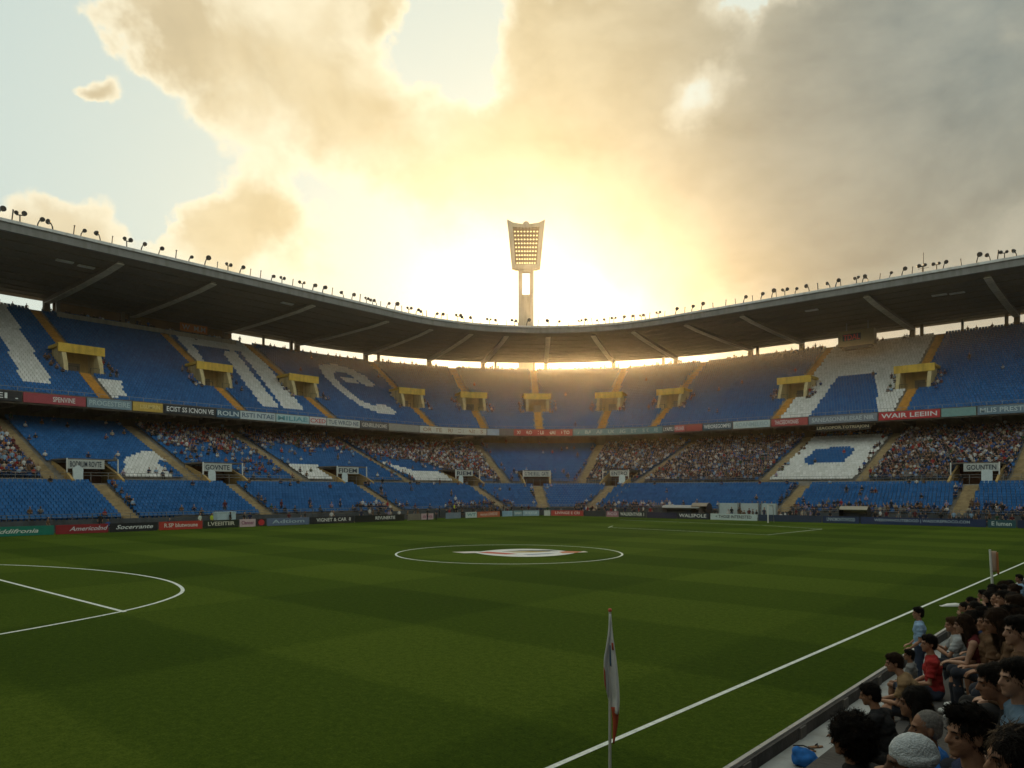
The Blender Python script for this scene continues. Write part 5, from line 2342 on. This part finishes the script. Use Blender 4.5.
n0 = fbm(P, 3.0, 9, .54, .3)
n1 = fbm(vadd(P, tuple(.05 * SD)), 3.0, 9, .54, .3)
soft = fbm(P, 2.2, 3, .45, .2)
fine = fbm(P, 10.0, 8, .62, .35)
MASK = [
    # clear blue: negative; cloud: positive
    (-60, 120, 170, -.30), (60, 30, 75, -.16), (30, 160, 80, -.22), (120, 140, 40, -.16), (150, 70, 30, -.08), (120, 40, 34, -.08),
    (452, 10, 32, -.40), (456, 58, 26, -.34), (472, 100, 18, -.30), (405, 12, 16, .20), (515, 20, 24, .14), (696, 92, 44, -.50), (655, 20, 40, .34), (725, 35, 22, .20), (762, -4, 22, -.40), (185, 172, 34, -.16), (240, 178, 26, -.10),
    (250, 70, 100, .20), (560, 90, 70, .16), (610, 60, 50, .14), (370, 150, 100, .20), (880, 120, 180, .34), (222, 224, 54, .60), (52, 222, 52, .64), (140, 220, 20, -.30), (300, 165, 34, -.22), (215, 160, 34, -.20), (120, 10, 40, .40), (175, 60, 34, .26), (150, 20, 36, .14),
    (95, 97, 24, .60), (80, 92, 14, .20), (660, 190, 110, .20), (560, 170, 90, .20), (800, 60, 60, .10), (30, -8, 26, .16), (385, 235, 40, -.14), (330, 190, 30, -.08),
]
cov = .5 + (n0 - .5) * .8 + (fine - .5) * .34
for px, py, r, a in MASK:
    cov = cov + lobe(px, py, r, WARPED) * a
g = dot(skydir(505, 306)) - 1.0
glow1 = (g * 140.0).exp()
glow2 = (g * 30.0).exp()
glow3 = (g * 9.0).exp()
east = (lobe(1050, 120, 260) * 1.25 + lobe(1060, 20, 200) * .5).clamp()
north = lobe(1040, -10, 200)
alpha = sstep(cov, .465, .60)
thick = sstep(cov, .53, .80)
lit = ((n0 - n1) * 4.0 + .5).clamp()
sky = NN('ShaderNodeTexSky')
sky.sky_type = 'NISHITA'
sky.sun_disc = False
sky.sun_elevation = SUN_EL
sky.sun_rotation = -SUN_AZ
sky.air_density = 1.0
sky.dust_density = 2.0
sky.ozone_density = 1.0

clear = addc(X(sky.outputs['Color']), (1.0, 1.12, 1.10), 1.0, 'MULTIPLY')
clear = mixc(.75, clear, (5.9, 7.3, 6.9))
clear = mixc((glow3 * 1.1).clamp(), clear, (8.0, 8.1, 6.7))
body = mixc(glow3, (6.2, 5.35, 3.7), (7.9, 6.2, 3.2))
body = mixc(east, body, (3.9, 3.35, 2.25))
body = mixc(north, body, (1.7, 2.2, 2.2))
body = addc(body, (1.0, 1.0, 1.0), 1.0, 'MULTIPLY')
tone = (soft - .5) * .55 + (lit - .5) * .22 + (fine - .5) * (X.op('SUBTRACT', 1.0, east) * .22 + .05) + 1.0
vm = NN('ShaderNodeVectorMath')
vm.operation = 'SCALE'
Lk.new(body.s, vm.inputs[0])
Lk.new(tone.s, vm.inputs['Scale'])
body = X(vm.outputs[0])
rim = mixc(glow3, (8.6, 8.0, 6.0), (11.0, 9.8, 6.8))
rim = mixc(east, rim, (5.0, 4.8, 3.8))
cl = mixc(thick * (1.12 - lit * .5), rim, body)
out = mixc(alpha, clear, cl)
halo = mixc(glow1, (0, 0, 0), (8.5, 7.2, 4.8))
halo2 = mixc(glow2, (0, 0, 0), (1.0, .75, .32))
halo3 = mixc(glow3, (0, 0, 0), (.2, .12, .02))
final = addc(addc(addc(out, halo), halo2), halo3)
bg = NN('ShaderNodeBackground')
Lk.new(final.s, bg.inputs['Color'])
bg.inputs['Strength'].default_value = .1
wo = NN('ShaderNodeOutputWorld')
Lk.new(bg.outputs[0], wo.inputs['Surface'])

# ------------------------------------------------------------------ evening air
hz = MB()
hz.box((-60, 80, 52), (900, 900, 108))
hm = bpy.data.materials.new('evening_haze')
hm.use_nodes = True
hn = hm.node_tree
for n in list(hn.nodes):
    hn.nodes.remove(n)
pv = hn.nodes.new('ShaderNodeVolumePrincipled')
pv.inputs['Color'].default_value = (1.0, .93, .82, 1)
pv.inputs['Density'].default_value = 0.0003
pv.inputs['Anisotropy'].default_value = .86
ho = hn.nodes.new('ShaderNodeOutputMaterial')
hn.links.new(pv.outputs[0], ho.inputs['Volume'])
if 0.0003 > 0:
    setp(hz.build('haze', hm), 'thin warm evening haze filling the stadium', 'haze', kind='stuff')

# ------------------------------------------------------------------ picture
vs = scene.view_settings
scene.display_settings.display_device = 'sRGB'
vs.view_transform = 'Standard'
vs.look = 'None'
vs.exposure = 0.12
vs.gamma = 1
vs.use_curve_mapping = False
scene.render.engine = 'CYCLES'
cy = scene.cycles
cy.use_denoising = True
cy.max_bounces = 6
cy.diffuse_bounces = 3
cy.glossy_bounces = 2
cy.transmission_bounces = 2
cy.volume_bounces = 0
cy.caustics_reflective = False
cy.caustics_refractive = False
cy.sample_clamp_indirect = 6
